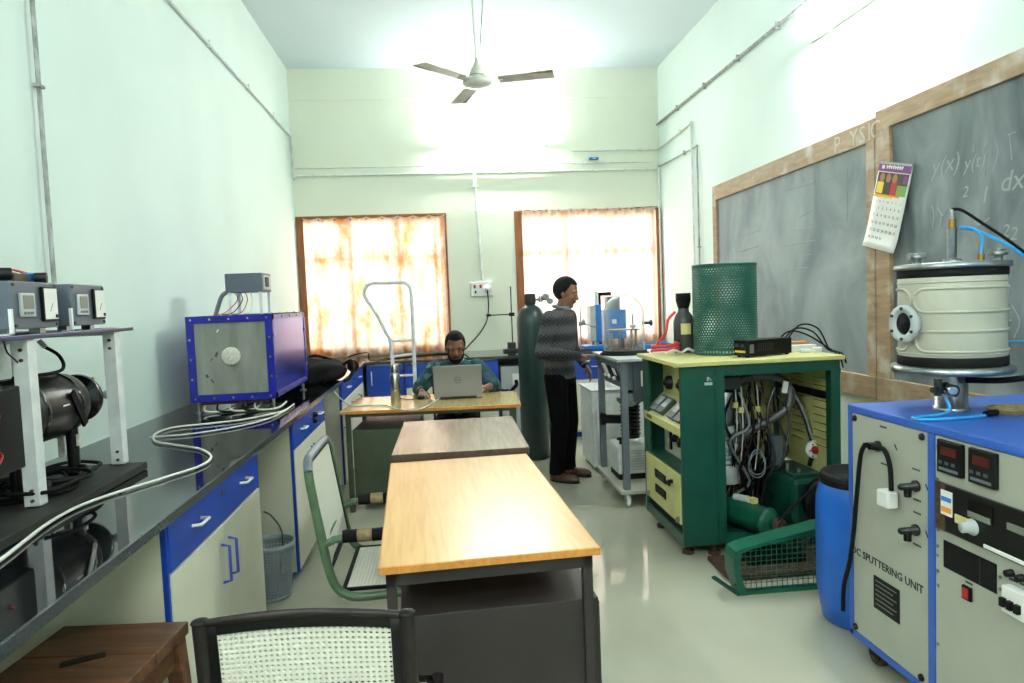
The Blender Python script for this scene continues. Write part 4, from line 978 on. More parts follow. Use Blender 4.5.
b = MB(); b.box(-.17, .17, -.1, .1, 0, .01); b.box(-.17, -.16, -.1, .1, .01, .035); b.box(.16, .17, -.1, .1, .01, .035); b.box(-.17, .17, -.1, -.09, .01, .035); b.box(-.17, .17, .09, .1, .01, .035); b.build('tray', 'instrument_blue', t)
b = MB(); b.box(-.1, .08, -.06, .05, .011, .03); b.build('card', 'hose_blue', t)

# ------------------------------------------------------------------ gas cylinder
p = Vector((.83, 6.42, 0)); R0 = .133
t = thing('gas_cylinder', 'tall dark green gas cylinder standing behind the standing person', 'gas cylinder', p)
b = MB(); b.lathe((0, 0, 0), [(R0-.02, 0), (R0, .012), (R0, 1.28), (R0*.96, 1.34), (R0*.8, 1.4), (R0*.55, 1.435), (.045, 1.45), (.04, 1.47)], 36); b.build('body', 'cylinder_green', t)
b = MB(); b.lathe((0, 0, 1.455), [(.05, 0), (.054, .01), (.054, .085), (.045, .1), (.0, .1)], 20); b.build('valve_guard', 'board_dark', t)
b = MB(); b.cyl((.04, 0, 1.5), (.14, 0, 1.5), .014, n=10); b.cyl((.1, 0, 1.47), (.1, 0, 1.53), .022, n=12); b.build('regulator', 'chrome', t)
for dx, dz, r in ((.14, .02, .035), (.18, -.02, .03)):
    b = MB(); b.lathe((dx, -.03, 1.5+dz), [(r, 0), (r, .03), (r*.85, .034)], 18, (0, -1, 0)); b.build('gauge', 'chrome', t)

# ------------------------------------------------------------------ white box cabinet behind the cart
t = thing('white_cabinet', 'low white steel cabinet on the floor behind the bell jar cart', 'cabinet', (1.25, 5.78, 0))
b = MB(); b.box(0, .62, 0, .5, .03, .69); b.build('body', 'white_paint', t, bevel=.01)
b = MB(); b.box(.03, .59, -.012, 0, .06, .66); b.build('front_panel', 'white_paint', t, bevel=.004)
b = MB(); b.box(-.01, .63, -.015, .51, .69, .705); b.build('top', 'grey_light', t, bevel=.003)
for x in (.05, .57):
    for y in (.05, .45):
        b = MB(); b.cyl((x, y, 0), (x, y, .03), .02, n=10); b.build('foot', 'black_rubber', t)
t = thing('bench_bottle', 'white plastic bottle standing on the low white cabinet', 'bottle', (1.45, 6.0, .705))
b = MB(); b.lathe((0, 0, 0), [(.04, 0), (.042, .01), (.042, .1), (.02, .13), (.018, .14)], 18); b.build('body', 'white_plastic', t); b = MB(); b.lathe((0, 0, .14), [(.02, 0), (.02, .02), (0, .021)], 14); b.build('cap', 'instrument_blue', t)

# ------------------------------------------------------------------ bell jar cart
CX0, CX1, CY0, CY1, CT = 1.235, 1.80, 4.72, 5.46, 1.06
t = thing('coating_cart', 'grey wheeled vacuum cart with control panel beside the standing person', 'cart', ((CX0+CX1)/2, (CY0+CY1)/2, 0))
b = MB(); b.box(CX0-.035, CX1, CY0-.02, CY1+.03, CT-.022, CT); b.build('top_plate', 'grey_light', t, world=True, bevel=.003)
for x in (CX0, CX1-.045):
    for y in (CY0, CY1-.045):
        b = MB(); b.box(x, x+.045, y, y+.045, .12, CT-.022); b.build('post', 'grey_paint', t, world=True)
b = MB(); b.box(CX0-.03, CX1+.02, CY0-.03, CY1+.03, .10, .125); b.build('bottom_shelf', 'sputter_cream', t, world=True, bevel=.003)
for x in (CX0+.03, CX1-.04):
    for y in (CY0+.03, CY1-.03):
        b = MB(); b.lathe((x-.014, y, .045), [(.012, 0), (.043, .002), (.045, .006), (.045, .022), (.043, .026), (.012, .028)], 20, (1, 0, 0)); wh = b.build('caster_wheel', 'white_plastic', t, world=True)
        b = MB(); b.cyl((x-.017, y, .045), (x+.017, y, .045), .014, n=10); b.box(x-.022, x-.017, y-.02, y+.02, .04, .1); b.box(x+.017, x+.022, y-.02, y+.02, .04, .1); b.build('fork', 'steel', wh, world=True)
# sloping control panel on the side facing the person
b = MB(); b.hexa([(CX0+.05, CY0+.05, .83), (CX0+.2, CY0+.05, .83), (CX0+.2, CY1-.05, .83), (CX0+.05, CY1-.05, .83)], [(CX0-.03, CY0+.05, CT-.023), (CX0+.2, CY0+.05, CT-.023), (CX0+.2, CY1-.05, CT-.023), (CX0-.03, CY1-.05, CT-.023)]); cp = b.build('control_panel', 'grey_paint', t, world=True)
Na = Vector((-.2, 0, -.08)).normalized(); Up = Vector((-.08, 0, .2)).normalized()
def onpanel(y, v): return Vector((CX0+.05, y, .83))+Vector((-.08, 0, .207))*v
Rp = Matrix((Vector((0, -1, 0)), -Na, Up)).transposed()
for y, v, m_ in ((CY0+.16, .5, 'black'), (CY0+.16, .62, 'paper'), (CY0+.32, .55, 'black'), (CY0+.47, .55, 'white_plastic')):
    b = MB(); b.obox(onpanel(y, v)+Na*.003, (.09, .012, .1 if m_ != 'paper' else .05), Rp) if m_ != 'paper' else b.obox(onpanel(y, v)+Na*.011, (.07, .004, .05), Rp); b.build('panel_meter', m_, cp, world=True)
for y in (CY0+.25, CY0+.4, CY0+.52):
    b = MB(); q = onpanel(y, .35); b.cyl(q, q+Na*.022, .014, n=12); b.build('panel_knob', 'white_plastic', cp, world=True)
# side panel facing the camera
b = MB(); b.box(CX0+.09, CX1-.06, CY0+.004, CY0+.03, .75, CT-.03); sp_ = b.build('gauge_panel', 'grey_dark', t, world=True)
for x, m_ in ((CX0+.19, 'paper'), (CX0+.33, 'paper')):
    b = MB(); b.box(x-.05, x+.05, CY0-.012, CY0+.004, .86, .97); g_ = b.build('gauge', m_, sp_, world=True, bevel=.004)
    b = MB(); b.lathe((x, CY0-.012, .89), [(.03, 0), (.026, .025), (0, .026)], 16, (0, -1, 0)); b.build('knob', 'black', g_, world=True)
# pump column under the plate
cx, cy = 1.40, 5.12
b = MB(); b.lathe((cx, cy, .42), [(.07, 0), (.07, .26), (.085, .265), (.085, .3), (.06, .305), (.06, .6)], 24); pc = b.build('diffusion_pump', 'black_paint', t, world=True)
for k in range(8):
    b = MB(); b.lathe((cx, cy, .44+.03*k), [(.071, 0), (.077, .002), (.077, .01), (.071, .012)], 24, cap=False); b.build('cooling_fin', 'black_gloss', pc, world=True)
b = MB(); b.cyl((cx, cy, .72), (cx-.02, cy-.1, .72), .05, n=16); b.lathe((cx, cy, .7), [(.1, 0), (.1, .03)], 20); b.build('elbow_flange', 'steel', t, world=True)
b = MB(); b.cyl((cx-.05, cy, .56), (cx-.2, cy-.02, .575), .035, n=14); b.cyl((cx-.2, cy-.02, .575), (cx-.23, cy-.02, .577), .05, n=16); b.build('side_port', 'black_paint', t, world=True)
# rotary pump on the bottom shelf
rx0, rx1, ry0, ry1 = 1.262, 1.60, 4.98, 5.28
b = MB(); b.box(rx0, rx1, ry0, ry1, .17, .38); rp = b.build('rotary_pump', 'white_paint', t, world=True, bevel=.012)
for k in range(8):
    b = MB(); b.box(rx0+.03, rx1, ry0-.006, ry0, .2+.02*k, .208+.02*k); b.build('fin', 'grey_light', rp, world=True)
b = MB(); b.box(rx0+.01, rx1, ry0+.02, ry1-.02, .125, .17); b.build('pump_base', 'black', rp, world=True)
b = MB(); b.cyl((rx0+.06, ry0+.1, .38), (rx0+.06, ry0+.1, .43), .025, n=12); b.cyl((rx0+.02, ry0+.1, .42), (rx0+.1, ry0+.1, .42), .012, n=8); b.build('oil_cap', 'black', rp, world=True)
for k in range(6):
    b = MB(); x = 1.58+.03*k; b.tube([(x, CY0+.08, .8), (x+.03*math.sin(k), CY0+.06, .66), (x-.04*math.cos(k*2), CY0+.07, .52), (x+.02, CY0+.1, .4)], .006, 6, sub=5); b.build('cable', ['cable_grey', 'black_rubber', 'cable_white'][k % 3], t, world=True)

# glass bell jar on the cart
jc = Vector((1.37, 5.12, CT)); jr = .155
t = thing('bell_jar', 'clear glass bell jar with black base ring on the wheeled cart', 'bell jar', jc)
b = MB(); b.lathe((0, 0, 0), [(jr+.03, 0), (jr+.03, .012), (jr+.014, .014), (jr+.014, .03), (jr-.015, .032)], 40); b.build('base_ring', 'black_rubber', t)
prof = [(jr, .03), (jr, .3)] + [(jr*math.cos(a), .3+jr*1.0*math.sin(a)) for a in [PI/2*i/9 for i in range(1, 10)]]
b = MB(); b.lathe((0, 0, 0), prof, 44, cap=False); b.build('dome', 'jar_glass', t)
b = MB(); b.cyl((jr-.01, 0, .23), (jr+.05, 0, .23), .012, n=10); b.lathe((jr+.05, 0, .23), [(.025, 0), (.025, .015)], 14, (1, 0, 0)); b.build('side_valve', 'dark_steel', t)
for x, y in ((-.1, -.02), (-.02, .05), (.05, -.03), (.1, .03)):
    b = MB(); b.cyl((x, y, .03), (x, y, .18), .009, n=10); b.build('electrode_post', 'steel', t)
b = MB(); b.box(-.11, .11, -.045, .07, .18, .19); b.build('shelf', 'steel', t)
b = MB(); b.cyl((.07, 0, .19), (.07, 0, .3), .006, n=8); b.cyl((.05, 0, .21), (.09, 0, .21), .012, n=8); b.build('source_holder', 'steel', t)

# ------------------------------------------------------------------ chalkboards on the right wall
def chalkboard(label, y0, y1, z0, z1, fw_t, fw_b, fw_s, m):
    t = thing('chalkboard', label, 'chalkboard', (XR, (y0+y1)/2, z0))
    b = MB(); b.box(XR-.018, XR, y0+.01, y1-.01, z0+.01, z1-.01); b.build('slate', m, t, world=True)
    b = MB(); b.box(XR-.04, XR, y0, y1, z1-fw_t, z1); b.build('top_frame', 'board_frame_wood', t, world=True, bevel=.003)
    b = MB(); b.box(XR-.045, XR, y0, y1, z0, z0+fw_b); b.build('bottom_frame', 'board_frame_wood', t, world=True, bevel=.003)
    b = MB(); b.box(XR-.042, XR, y0, y0+fw_s, z0+fw_b, z1-fw_t); b.build('side_frame', 'board_frame_wood', t, world=True, bevel=.003)
    b = MB(); b.box(XR-.042, XR, y1-fw_s, y1, z0+fw_b, z1-fw_t); b.build('side_frame', 'board_frame_wood', t, world=True, bevel=.003)
    return t
cbL = chalkboard('faded grey chalkboard in a worn wooden frame behind the green machine', 3.99, 6.50, .80, 2.515, .135, .14, .085, 'chalkboard_pale')
cbR = chalkboard('darker chalkboard with chalk equations behind the steel vacuum chamber', 1.55, 3.98, .80, 2.545, .115, .14, .13, 'chalkboard_dark')
SXF = XR-.019
def chalk_text(parent, s_, y, z, size, m='chalk', tilt=0.):
    b = MB(); b.text(s_, (SXF, y, z), (0, -math.cos(tilt), math.sin(tilt)), (0, math.sin(tilt)-.25, math.cos(tilt)), size, .0006); b.build('chalk_mark', m, parent, world=True)
def chalk_stroke(parent, pts, r=.003, m='chalk'):
    b = MB(); b.tube([PX(x, y, SXF) for x, y in pts], r, 5, sub=4); b.build('chalk_mark', m, parent, world=True)
for s_, px, py, sz in (('y(x)', 945, 172, .13), ('dx', 1011, 190, .14), ('y(t)', 974, 168, .10), ('1', 984, 203, .12), ('2', 965, 197, .08), ('2', 1005, 237, .09), ('2', 1013, 240, .09)):
    p = PX(px, py, SXF); chalk_text(cbR, s_, p.y, p.z, sz, 'chalk_faint')
for pts in ([(983, 155), (988, 140), (986, 160), (984, 176)], [(932, 205), (934, 215), (933, 228)], [(938, 207), (943, 216), (946, 208)], [(942, 215), (940, 228)], [(978, 225), (986, 221), (990, 218)], [(974, 152), (974, 145)], [(1010, 134), (1012, 160)], [(950, 207), (951, 220)], [(1008, 135), (1016, 132)], [(1012, 305), (1020, 322), (1014, 338)], [(1005, 322), (1012, 320)], [(996, 142), (998, 152), (994, 170)]):
    chalk_stroke(cbR, pts, .0035, 'chalk_faint')
for pts in ([(736, 238), (760, 230)], [(738, 252), (758, 246)], [(783, 247), (800, 243), (816, 240)], [(790, 258), (811, 254)], [(786, 270), (800, 268), (809, 268)], [(800, 217), (812, 211)], [(795, 231), (812, 227)], [(786, 190), (815, 182)], [(825, 181), (836, 177)], [(847, 168), (847, 222)], [(858, 155), (860, 158)]):
    chalk_stroke(cbL, pts, .0028, 'chalk_faint')
# faded letters painted on the upper frame
b = MB()
for ch, px, py in (('P', 837, 151), ('Y', 853.5, 144), ('S', 862, 141), ('I', 869, 138), ('C', 875, 135)):
    p = PX(px, py, XR-.041); b = MB(); b.text(ch, (XR-.0405, p.y, 2.392), (0, -1, 0), (0, 0, 1), .15, .0008); b.build('faded_letter', 'faded_paint', cbL, world=True)

# calendar hanging on the post
cw, chh = .268, .496
t = thing('wall_calendar', 'tilted paper wall calendar hanging between the two chalkboards', 'calendar', (2.63, 3.80, 1.98))
ux = Vector((.0746, -.9633, -.2579)); uy = Vector((.0555, -.2542, .9655)); un = ux.cross(uy).normalized(); cal_tl = Vector((2.625, 3.889, 2.231))
def CP(u, v, d=0): return cal_tl + ux*(u*cw) - uy*(v*chh) + un*(.004+d+.28*max(0, v-.8)**2)
b = MB(); b.grid(6, 14, lambda u, v: CP(u, v), True); sheet = b.build('sheets', 'paper', t, world=True, solid=.006)
def patch(m_, u0, u1, v0, v1, d=.0042, name='print'):
    b = MB(); b.grid(4, 4, lambda u, v: CP(u0+(u1-u0)*u, v0+(v1-v0)*v, d)); b.build(name, m_, sheet, world=True)
patch('purple', 0, 1, 0, .1); patch('print_dark', .03, .97, .11, .36); patch('yellow_print', .0, .6, .375, .40); patch('orange_print', .05, .8, .36, .38); patch('yellow_print', .06, .26, .22, .35, .0046); patch('print_red', .5, .66, .2, .36, .0046); patch('print_green', .68, .97, .24, .36, .0046)
for u_ in (.18, .38, .57):
    b = MB(); c_ = CP(u_, .17, .0052); b.add([c_ + ux*(.02*math.cos(2*PI*k/14)) + uy*(.026*math.sin(2*PI*k/14)) for k in range(14)], [tuple(range(14))]); b.build('print', 'print_skin', sheet, world=True)
patch('purple', .82, .95, .13, .22, .005)
b = MB()
for k in range(8): 
    u_ = .25+.065*k; b.bar(CP(u_, .035+.012*(k % 2), .0052), CP(u_+.045, .03+.02*((k+1) % 2), .0052), .012, .0006, un); b.bar(CP(u_+.02, .03, .0052), CP(u_+.02, .065, .0052), .009, .0006, un)
b.bar(CP(.15, .03, .0052), CP(.15, .07, .0052), .022, .0006, un); b.build('header_lettering', 'paper', sheet, world=True)
blk = MB()
for d_ in range(1, 32):
    col = d_ % 7; row = d_//7
    q = CP(.13+.125*col, .535+.088*row, .0048); nb = MB(); nb.text(str(d_), q, ux, uy, .023, .0005); nb.build('date_number', 'print_red' if col == 0 or d_ == 27 else 'ink', sheet, world=True)
for k, s_ in enumerate('SMTWTFS'): blk.text(s_, CP(.13+.125*k, .455, .0048), ux, uy, .014, .0005)
blk.build('weekday_row', 'ink', sheet, world=True)
b = MB(); b.bar(CP(0, .004, .002), CP(1, .004, .002), .012, .01, un); b.build('metal_strip', 'steel', t, world=True)

# ------------------------------------------------------------------ green vacuum coating machine
GX0, GX1, GY0, GY1, GZ0, GZ1 = 1.30, 2.24, 3.70, 4.42, .075, 1.094
t = thing('coating_machine', 'large green and yellow vacuum coating machine with its side open', 'machine', ((GX0+GX1)/2, (GY0+GY1)/2, 0))
G = 'machine_green'; YL = 'machine_yellow'
b = MB(); b.box(GX0-.03, GX1+.02, GY0-.02, GY1+.02, GZ1, GZ1+.024); b.build('top_board', YL, t, world=True, bevel=.003)
b = MB(); b.box(GX0, 1.505, GY0, GY0+.02, GZ0, GZ1); sp1 = b.build('side_panel', G, t, world=True, bevel=.002)
b = MB(); b.box(1.507, 1.555, GY0, GY0+.025, GZ0, GZ1); b.build('side_panel', G, t, world=True, bevel=.002)
b = MB(); b.box(1.5555, GX1-.0555, GY0, GY0+.04, GZ1-.062, GZ1-.0005); b.build('top_rail', G, t, world=True)
b = MB(); b.box(GX1-.055, GX1, GY0, GY0+.055, GZ0, GZ1); b.build('post', G, t, world=True)
b = MB(); b.box(GX1-.05, GX1, GY1-.05, GY1, GZ0, GZ1); b.build('post', G, t, world=True)
b = MB(); b.box(GX0, GX0+.16, GY1-.03, GY1, GZ0, GZ1); b.build('side_panel', G, t, world=True)
b = MB(); b.box(GX0+.16, GX1-.05, GY1-.015, GY1, GZ0, GZ1); bp = b.build('back_panel', YL, t, world=True)
b = MB(); b.box(GX1-.03, GX1-.015, GY0+.055, GY1-.05, .4, GZ1-.01); ip = b.build('inner_panel', YL, t, world=True)
for c_ in (GY0+.16, GY0+.42):
    for k in range(10):
        b = MB(); z = .98-.045*k; b.obox((GX1-.037, c_, z), (.018, .15, .006), (0, .5, 0)); b.cm = 1; b.box(GX1-.032, GX1-.0302, c_-.072, c_+.072, z-.010, z-.004); b.build('louvre', [YL, 'rust_and_slot_shade'], ip, world=True)  # dark strip paints the shade of the slot under each lip
for k in range(11):
    for c_ in (1.72, 1.95):
        b = MB(); z = .98-.045*k; b.obox((c_, GY1-.022, z), (.1, .018, .006), (-.5, 0, 0)); b.cm = 1; b.box(c_-.048, c_+.048, GY1-.0172, GY1-.0152, z-.010, z-.004); b.build('louvre', [YL, 'rust_and_slot_shade'], bp, world=True)  # slot shade painted as a dark strip here too
b = MB(); b.box(GX1-.05, GX1-.03, GY0+.06, GY1-.1, .86, .9); b.build('support_bar', 'black', t, world=True)
b = MB(); b.box(GX0+.004, GX1-.004, GY0+.006, GY1-.004, GZ0-.003, GZ0+.06); b.build('base', G, t, world=True)
b = MB(); b.text('', (0, 0, 0), (1, 0, 0), (0, 0, 1), .1) if False else None
b.box(1.44, 1.485, GY0-.003, GY0, .985, 1.0); b.box(1.455, 1.465, GY0-.003, GY0, 1.01, 1.03); b.bar((1.465, GY0-.002, 1.03), (1.48, GY0-.002, 1.01), .005, .002); b.build('maker_plate', 'grey_light', sp1, world=True)
# front (towards the aisle): recessed panels
b = MB(); b.box(GX0, GX0+.015, GY1-.12, GY1-.031, .501, GZ1); b.build('front_stile', G, t, world=True)
b = MB(); b.box(GX0+.13, GX0+.14, GY0+.02, GY1-.03, .84, GZ1); up = b.build('upper_panel', YL, t, world=True)
for y, z, r in ((GY0+.1, .98, .036), (GY0+.3, .95, .045), (GY0+.54, .94, .045)):
    b = MB(); b.lathe((GX0+.13, y, z), [(r, 0), (r*.9, .03), (r*.4, .034), (r*.35, .05), (0, .05)], 18, (-1, 0, 0)); b.build('control_knob', 'black', up, world=True)
b = MB(); b.box(GX0+.115, GX0+.13, GY0+.17, GY0+.23, .88, 1.06); b.build('breaker', 'black', up, world=True)
# sloping console with meters
c0_, c1_ = Vector((GX0+.0, 0, .735)), Vector((GX0+.13, 0, .86))
b = MB(); b.hexa([(GX0-.005, GY0+.02, .70), (GX0+.13, GY0+.02, .70), (GX0+.13, GY1-.03, .70), (GX0-.005, GY1-.03, .70)], [(GX0-.005, GY0+.02, .745), (GX0+.13, GY0+.02, .865), (GX0+.13, GY1-.03, .865), (GX0-.005, GY1-.03, .745)]); cs = b.build('meter_console', YL, t, world=True)
sl = Vector((.135, 0, .12)).normalized(); nn = Vector((-.12, 0, .135)).normalized(); Rm = Matrix((Vector((0, -1, 0)), sl, nn)).transposed()
for y in (GY0+.08, GY0+.2, GY0+.40, GY0+.52):
    q = Vector((GX0-.005, y, .745))+sl*.085
    b = MB(); b.obox(q+nn*.015, (.1, .12, .03), Rm); mt = b.build('meter', 'grey_dark', cs, world=True, bevel=.004)
    b = MB(); b.obox(q+nn*.031+sl*.016, (.075, .065, .002), Rm); b.build('dial', 'grey_light', mt, world=True)
b = MB(); b.obox(Vector((GX0-.006, GY0+.58, .725)), (.002, .1, .02), (0, 0, 0)); b.build('lettering_strip', 'grey_dark', cs, world=True)
b = MB(); b.box(GX0+.10, GX0+.11, GY0+.02, GY1-.12, .50, .70); lp = b.build('lower_panel', 'chamber_cream', t, world=True)
for y, z, r in ((GY0+.1, .60, .035), (GY0+.18, .605, .032), (GY0+.26, .61, .03), (GY0+.36, .62, .025)):
    b = MB(); b.lathe((GX0+.1, y, z), [(r, 0), (r*.9, .03), (0, .032)], 16, (-1, 0, 0)); b.build('control_knob', 'black', lp, world=True)
b = MB(); b.box(GX0+.09, GX0+.1, GY0+.45, GY0+.48, .53, .67); b.build('rack_handle', 'black', lp, world=True)
for y in (GY0+.2, GY0+.25, GY0+.3):
    b = MB(); b.box(GX0+.095, GX0+.1, y, y+.04, .665, .675); b.build('legend_strip', 'rust_and_slot_shade', lp, world=True)
b = MB(); b.box(GX0, GX0+.12, GY0+.02, GY1-.03, .485, .50); b.build('ledge', G, t, world=True)
b = MB(); b.box(GX0-.004, GX0+.012, GY0+.035, GY1-.04, .19, .478); dr = b.build('lower_door', YL, t, world=True, bevel=.002)
for z in (.265, .36):
    b = MB(); b.box(GX0-.009, GX0-.004, GY0+.28, GY0+.48, z, z+.05); v_ = b.build('vent_grille', 'black', dr, world=True)
    for k in range(3):
        b = MB(); b.box(GX0-.011, GX0-.008, GY0+.295, GY0+.465, z+.008+.014*k, z+.012+.014*k); b.build('slat', 'dark_steel', v_, world=True)
b = MB(); b.cyl((GX0-.004, GY0+.16, .41), (GX0-.03, GY0+.16, .41), .012, n=10); b.obox((GX0-.03, GY0+.16, .40), (.01, .05, .02), (0, 0, 0)); b.build('door_lock', 'black', dr, world=True)
for y in (GY0+.06, GY0+.62):
    b = MB(); b.cyl((GX0-.012, y, .2), (GX0-.012, y, .23), .012, n=10); b.build('hinge', 'steel', dr, world=True)
b = MB(); b.box(GX0+.02, GX0+.03, GY0+.03, GY1-.04, GZ0+.06, .49); b.build('inner_front', 'black', t, world=True)
b = MB(); b.box(GX0+.03, GX0+.26, GY0+.025, GY1-.05, .3, .49) if False else None
for x, y in ((GX0+.06, GY0+.1), (GX0+.06, GY1-.15), (GX1-.1, GY0+.1), (GX1-.1, GY1-.1), (GX0+.2, GY0+.06)):
    b = MB(); b.cyl((x, y, .004), (x, y, GZ0), .014, n=10); b.cyl((x, y, 0), (x, y, .02), .035, n=14); b.build('levelling_foot', 'rust_and_slot_shade', t, world=True)
# inside: pump column, pipes, flange, wiring
x_, y_ = 1.675, 3.98
b = MB(); b.lathe((x_, y_, .70), [(.052, 0), (.055, .004), (.055, .2), (.05, .21), (.02, .215)], 24); b.build('steel_trap', 'steel', t, world=True)
b = MB(); b.lathe((x_, y_, .35), [(.07, 0), (.07, .1), (.05, .11), (.05, .2), (.075, .21), (.075, .24), (.05, .25), (.05, .35)], 24); dp = b.build('pump_column', 'grey_light', t, world=True)
for k in range(7):
    b = MB(); b.tube([(x_+.056*math.cos(a), y_+.056*math.sin(a), .47+.03*k) for a in [2*PI*i/16 for i in range(16)]], .006, 6, closed=True); b.build('cooling_coil', 'steel', dp, world=True)
b = MB(); b.box(1.60, 1.72, 3.86, 4.1, .93, 1.0); b.cyl((1.7, 3.9, .96), (1.8, 3.88, 1.0), .03, n=12); b.build('valve_block', 'dark_steel', t, world=True)
def pt(x, y, Y): return PY(x, y, Y)
b = MB(); b.tube([pt(741, 383, 3.95), pt(752, 377.5, 3.95), pt(775, 378, 3.92), pt(786, 383, 3.9), pt(791, 396, 3.88), pt(786, 409, 3.88), pt(770, 420, 3.9), pt(750, 431, 3.92), pt(735, 444, 3.95), pt(727, 460, 3.98), pt(724, 470, 4.0)], .024, 12, sub=5); b.build('flexible_pipe', 'pipe_grey', t, world=True)
b = MB(); b.tube([pt(789, 386, 4.02), pt(799, 402, 4.0), pt(806, 418, 3.98), pt(811, 434, 3.96), pt(814, 444, 3.95)], .018, 12, sub=5); b.build('flexible_pipe', 'steel', t, world=True)
b = MB(); q = pt(785, 387, 3.86); b.obox(q, (.03, .012, .07), (0, .2, 0)); b.build('paper_tag', 'paper', t, world=True)
q = pt(814, 449, 3.93)
b = MB(); b.lathe(q, [(.052, .0), (.054, .006), (.054, .02), (.048, .026), (.0, .026)], 28, Vector((-.25, -1, .05))); fl = b.build('white_flange', 'white_plastic', t, world=True)
b = MB(); b.lathe(q+Vector((-.007, -.026, 0)), [(.024, 0), (.024, .012), (.014, .014), (.014, .022), (0, .022)], 18, Vector((-.25, -1, .05))); b.build('red_valve', 'red', fl, world=True)
for k in range(6):
    a = k*PI/3; b = MB(); c_ = q+Vector((.04*math.cos(a)-.006, -.026+.01*math.cos(a), .04*math.sin(a))); b.cyl(c_, c_+Vector((-.002, -.006, 0)), .005, n=6); b.build('bolt', 'dark_steel', fl, world=True)
b = MB(); b.cyl(q+Vector((0, .02, -.05)), Vector((q.x, q.y+.05, .42)), .016, n=10); b.build('inlet_pipe', 'dark_steel', t, world=True)
rw = random.Random(11); cols = ['black_rubber', 'dark_steel', 'black_rubber', 'cable_grey', 'rust_and_slot_shade', 'black_rubber', 'rust_and_slot_shade', 'dark_steel']
for k in range(26):
    xa = rw.uniform(1.68, 1.95); Yk = rw.uniform(3.86, 4.25); b = MB()
    pts = [(xa, Yk, rw.uniform(.85, 1.0)), (xa+rw.uniform(-.06, .06), Yk-.02, rw.uniform(.7, .8)), (xa+rw.uniform(-.1, .08), Yk-.05, rw.uniform(.5, .62)), (xa+rw.uniform(-.08, .08), Yk, rw.uniform(.36, .46)), (xa+rw.uniform(-.1, .1), Yk+.04, rw.uniform(.15, .3))]
    b.tube(pts, rw.choice((.004, .005, .007, .009)), 6, sub=5); b.build('wiring', cols[k % 8], t, world=True)
for k in range(2):
    cc_ = pt(757, 462+3*k, 3.84); b = MB(); b.tube([cc_+Vector((.05*math.cos(a), .01*math.sin(2*a), .075*math.sin(a)-.0)) for a in [2*PI*i/12 for i in range(12)]], .004, 6, closed=True, sub=3); b.build('cable_loop', 'cable_grey', t, world=True)
for px_, py_ in ((735, 405), (741, 410), (757, 409)):
    b = MB(); q = pt(px_, py_, 3.9); b.box(q.x-.014, q.x+.014, q.y-.012, q.y+.012, q.z-.016, q.z+.016); b.build('terminal_block', 'label_yellow', t, world=True)
for (px_, y0p, y1p) in ((735, 385, 470), (741, 384, 480), (757, 385, 470)):
    b = MB(); b.tube([pt(px_, y0p, 3.91), pt(px_+2, (y0p+y1p)/2, 3.9), pt(px_-2, y1p, 3.92)], .0035, 8, sub=5); b.build('wiring', 'cable_white', t, world=True)
b = MB(); b.box(1.87, 1.93, 4.1, 4.2, .1, .7); b.build('transformer', 'black_paint', t, world=True)
b = MB(); b.box(1.95, 2.02, 3.95, 4.02, .44, .62); b.build('relay_box', 'grey_paint', t, world=True)

# motor-driven pump standing inside the open machine
mz = .115
t = thing('vacuum_pump', 'green belt-driven vacuum pump in the open side of the machine', 'pump', (2.08, 4.0, GZ0+.06))
b = MB(); b.box(1.96, 2.20, 3.72, 4.2, .137, .41); b.build('tank', 'machine_green', t, world=True, bevel=.03)
b = MB(); b.box(1.99, 2.17, 3.78, 4.12, .41, .425); b.build('lid', 'machine_green', t, world=True, bevel=.006)
b = MB(); b.cyl((2.02, 3.9, .42), (2.02, 3.9, .47), .022, n=12); b.cyl((2.06, 3.84, .42), (2.06, 3.84, .445), .015, n=10); b.build('filler_cap', 'steel', t, world=True)
b = MB(); b.lathe((2.12, 3.72, .3), [(.03, 0), (.03, .05), (.135, .05), (.14, .06), (.14, .085), (.135, .095), (.03, .095)], 30, (0, -1, 0)); b.build('pulley', 'black_paint', t, world=True)
t = thing('electric_motor', 'small green electric motor with pulley in front of the open machine', 'motor', (1.72, 3.62, .12))
ma = Vector((1.635, 3.86, .232)); mb_ = Vector((1.775, 3.57, .212)); ax = (mb_-ma).normalized(); Lm = (mb_-ma).length
b = MB(); b.lathe(ma, [(.045, 0), (.07, .012), (.076, .03), (.076, Lm-.06), (.079, Lm-.058), (.079, Lm-.045), (.07, Lm-.03), (.036, Lm-.015)], 28, ax); b.build('body', 'machine_green_light', t, world=True)
b = MB(); b.cyl(mb_-ax*.02, mb_+ax*.05, .012, n=10); b.lathe(mb_+ax*.01, [(.04, 0), (.042, .005), (.03, .016), (.042, .027), (.04, .034)], 22, ax); b.build('pulley', 'rust_and_slot_shade', t, world=True)
b = MB(); b.cyl(ma+ax*.06+Vector((-.02, -.01, .086)), ma+ax*.15+Vector((0, -.0, .09)), .02, n=14); b.build('capacitor', 'grey_light', t, world=True)
b = MB(); q = ma+ax*.14+Vector((.02, -.02, .075)); b.obox(q, (.04, .04, .05), (0, 0, .4)); b.build('terminal_box', 'label_yellow', t, world=True)
b = MB(); b.hexa([(1.60, 3.86, .137), (1.68, 3.86, .137), (1.82, 3.56, .137), (1.74, 3.56, .137)], [(1.60, 3.86, .17), (1.68, 3.86, .17), (1.82, 3.56, .16), (1.74, 3.56, .16)]); b.build('saddle', 'black_paint', t, world=True)
for p_ in ((1.60, 3.68), (1.78, 3.50)):
    b = MB(); b.bar((p_[0]+.02, p_[1]+.02, .085), (p_[0]+.14, p_[1]+.06, .085), .04, .03); b.build('mounting_rail', 'black_paint', t, world=True)
b = MB(); P1 = mb_+ax*.025; P2 = Vector((2.12, 3.655, .3))
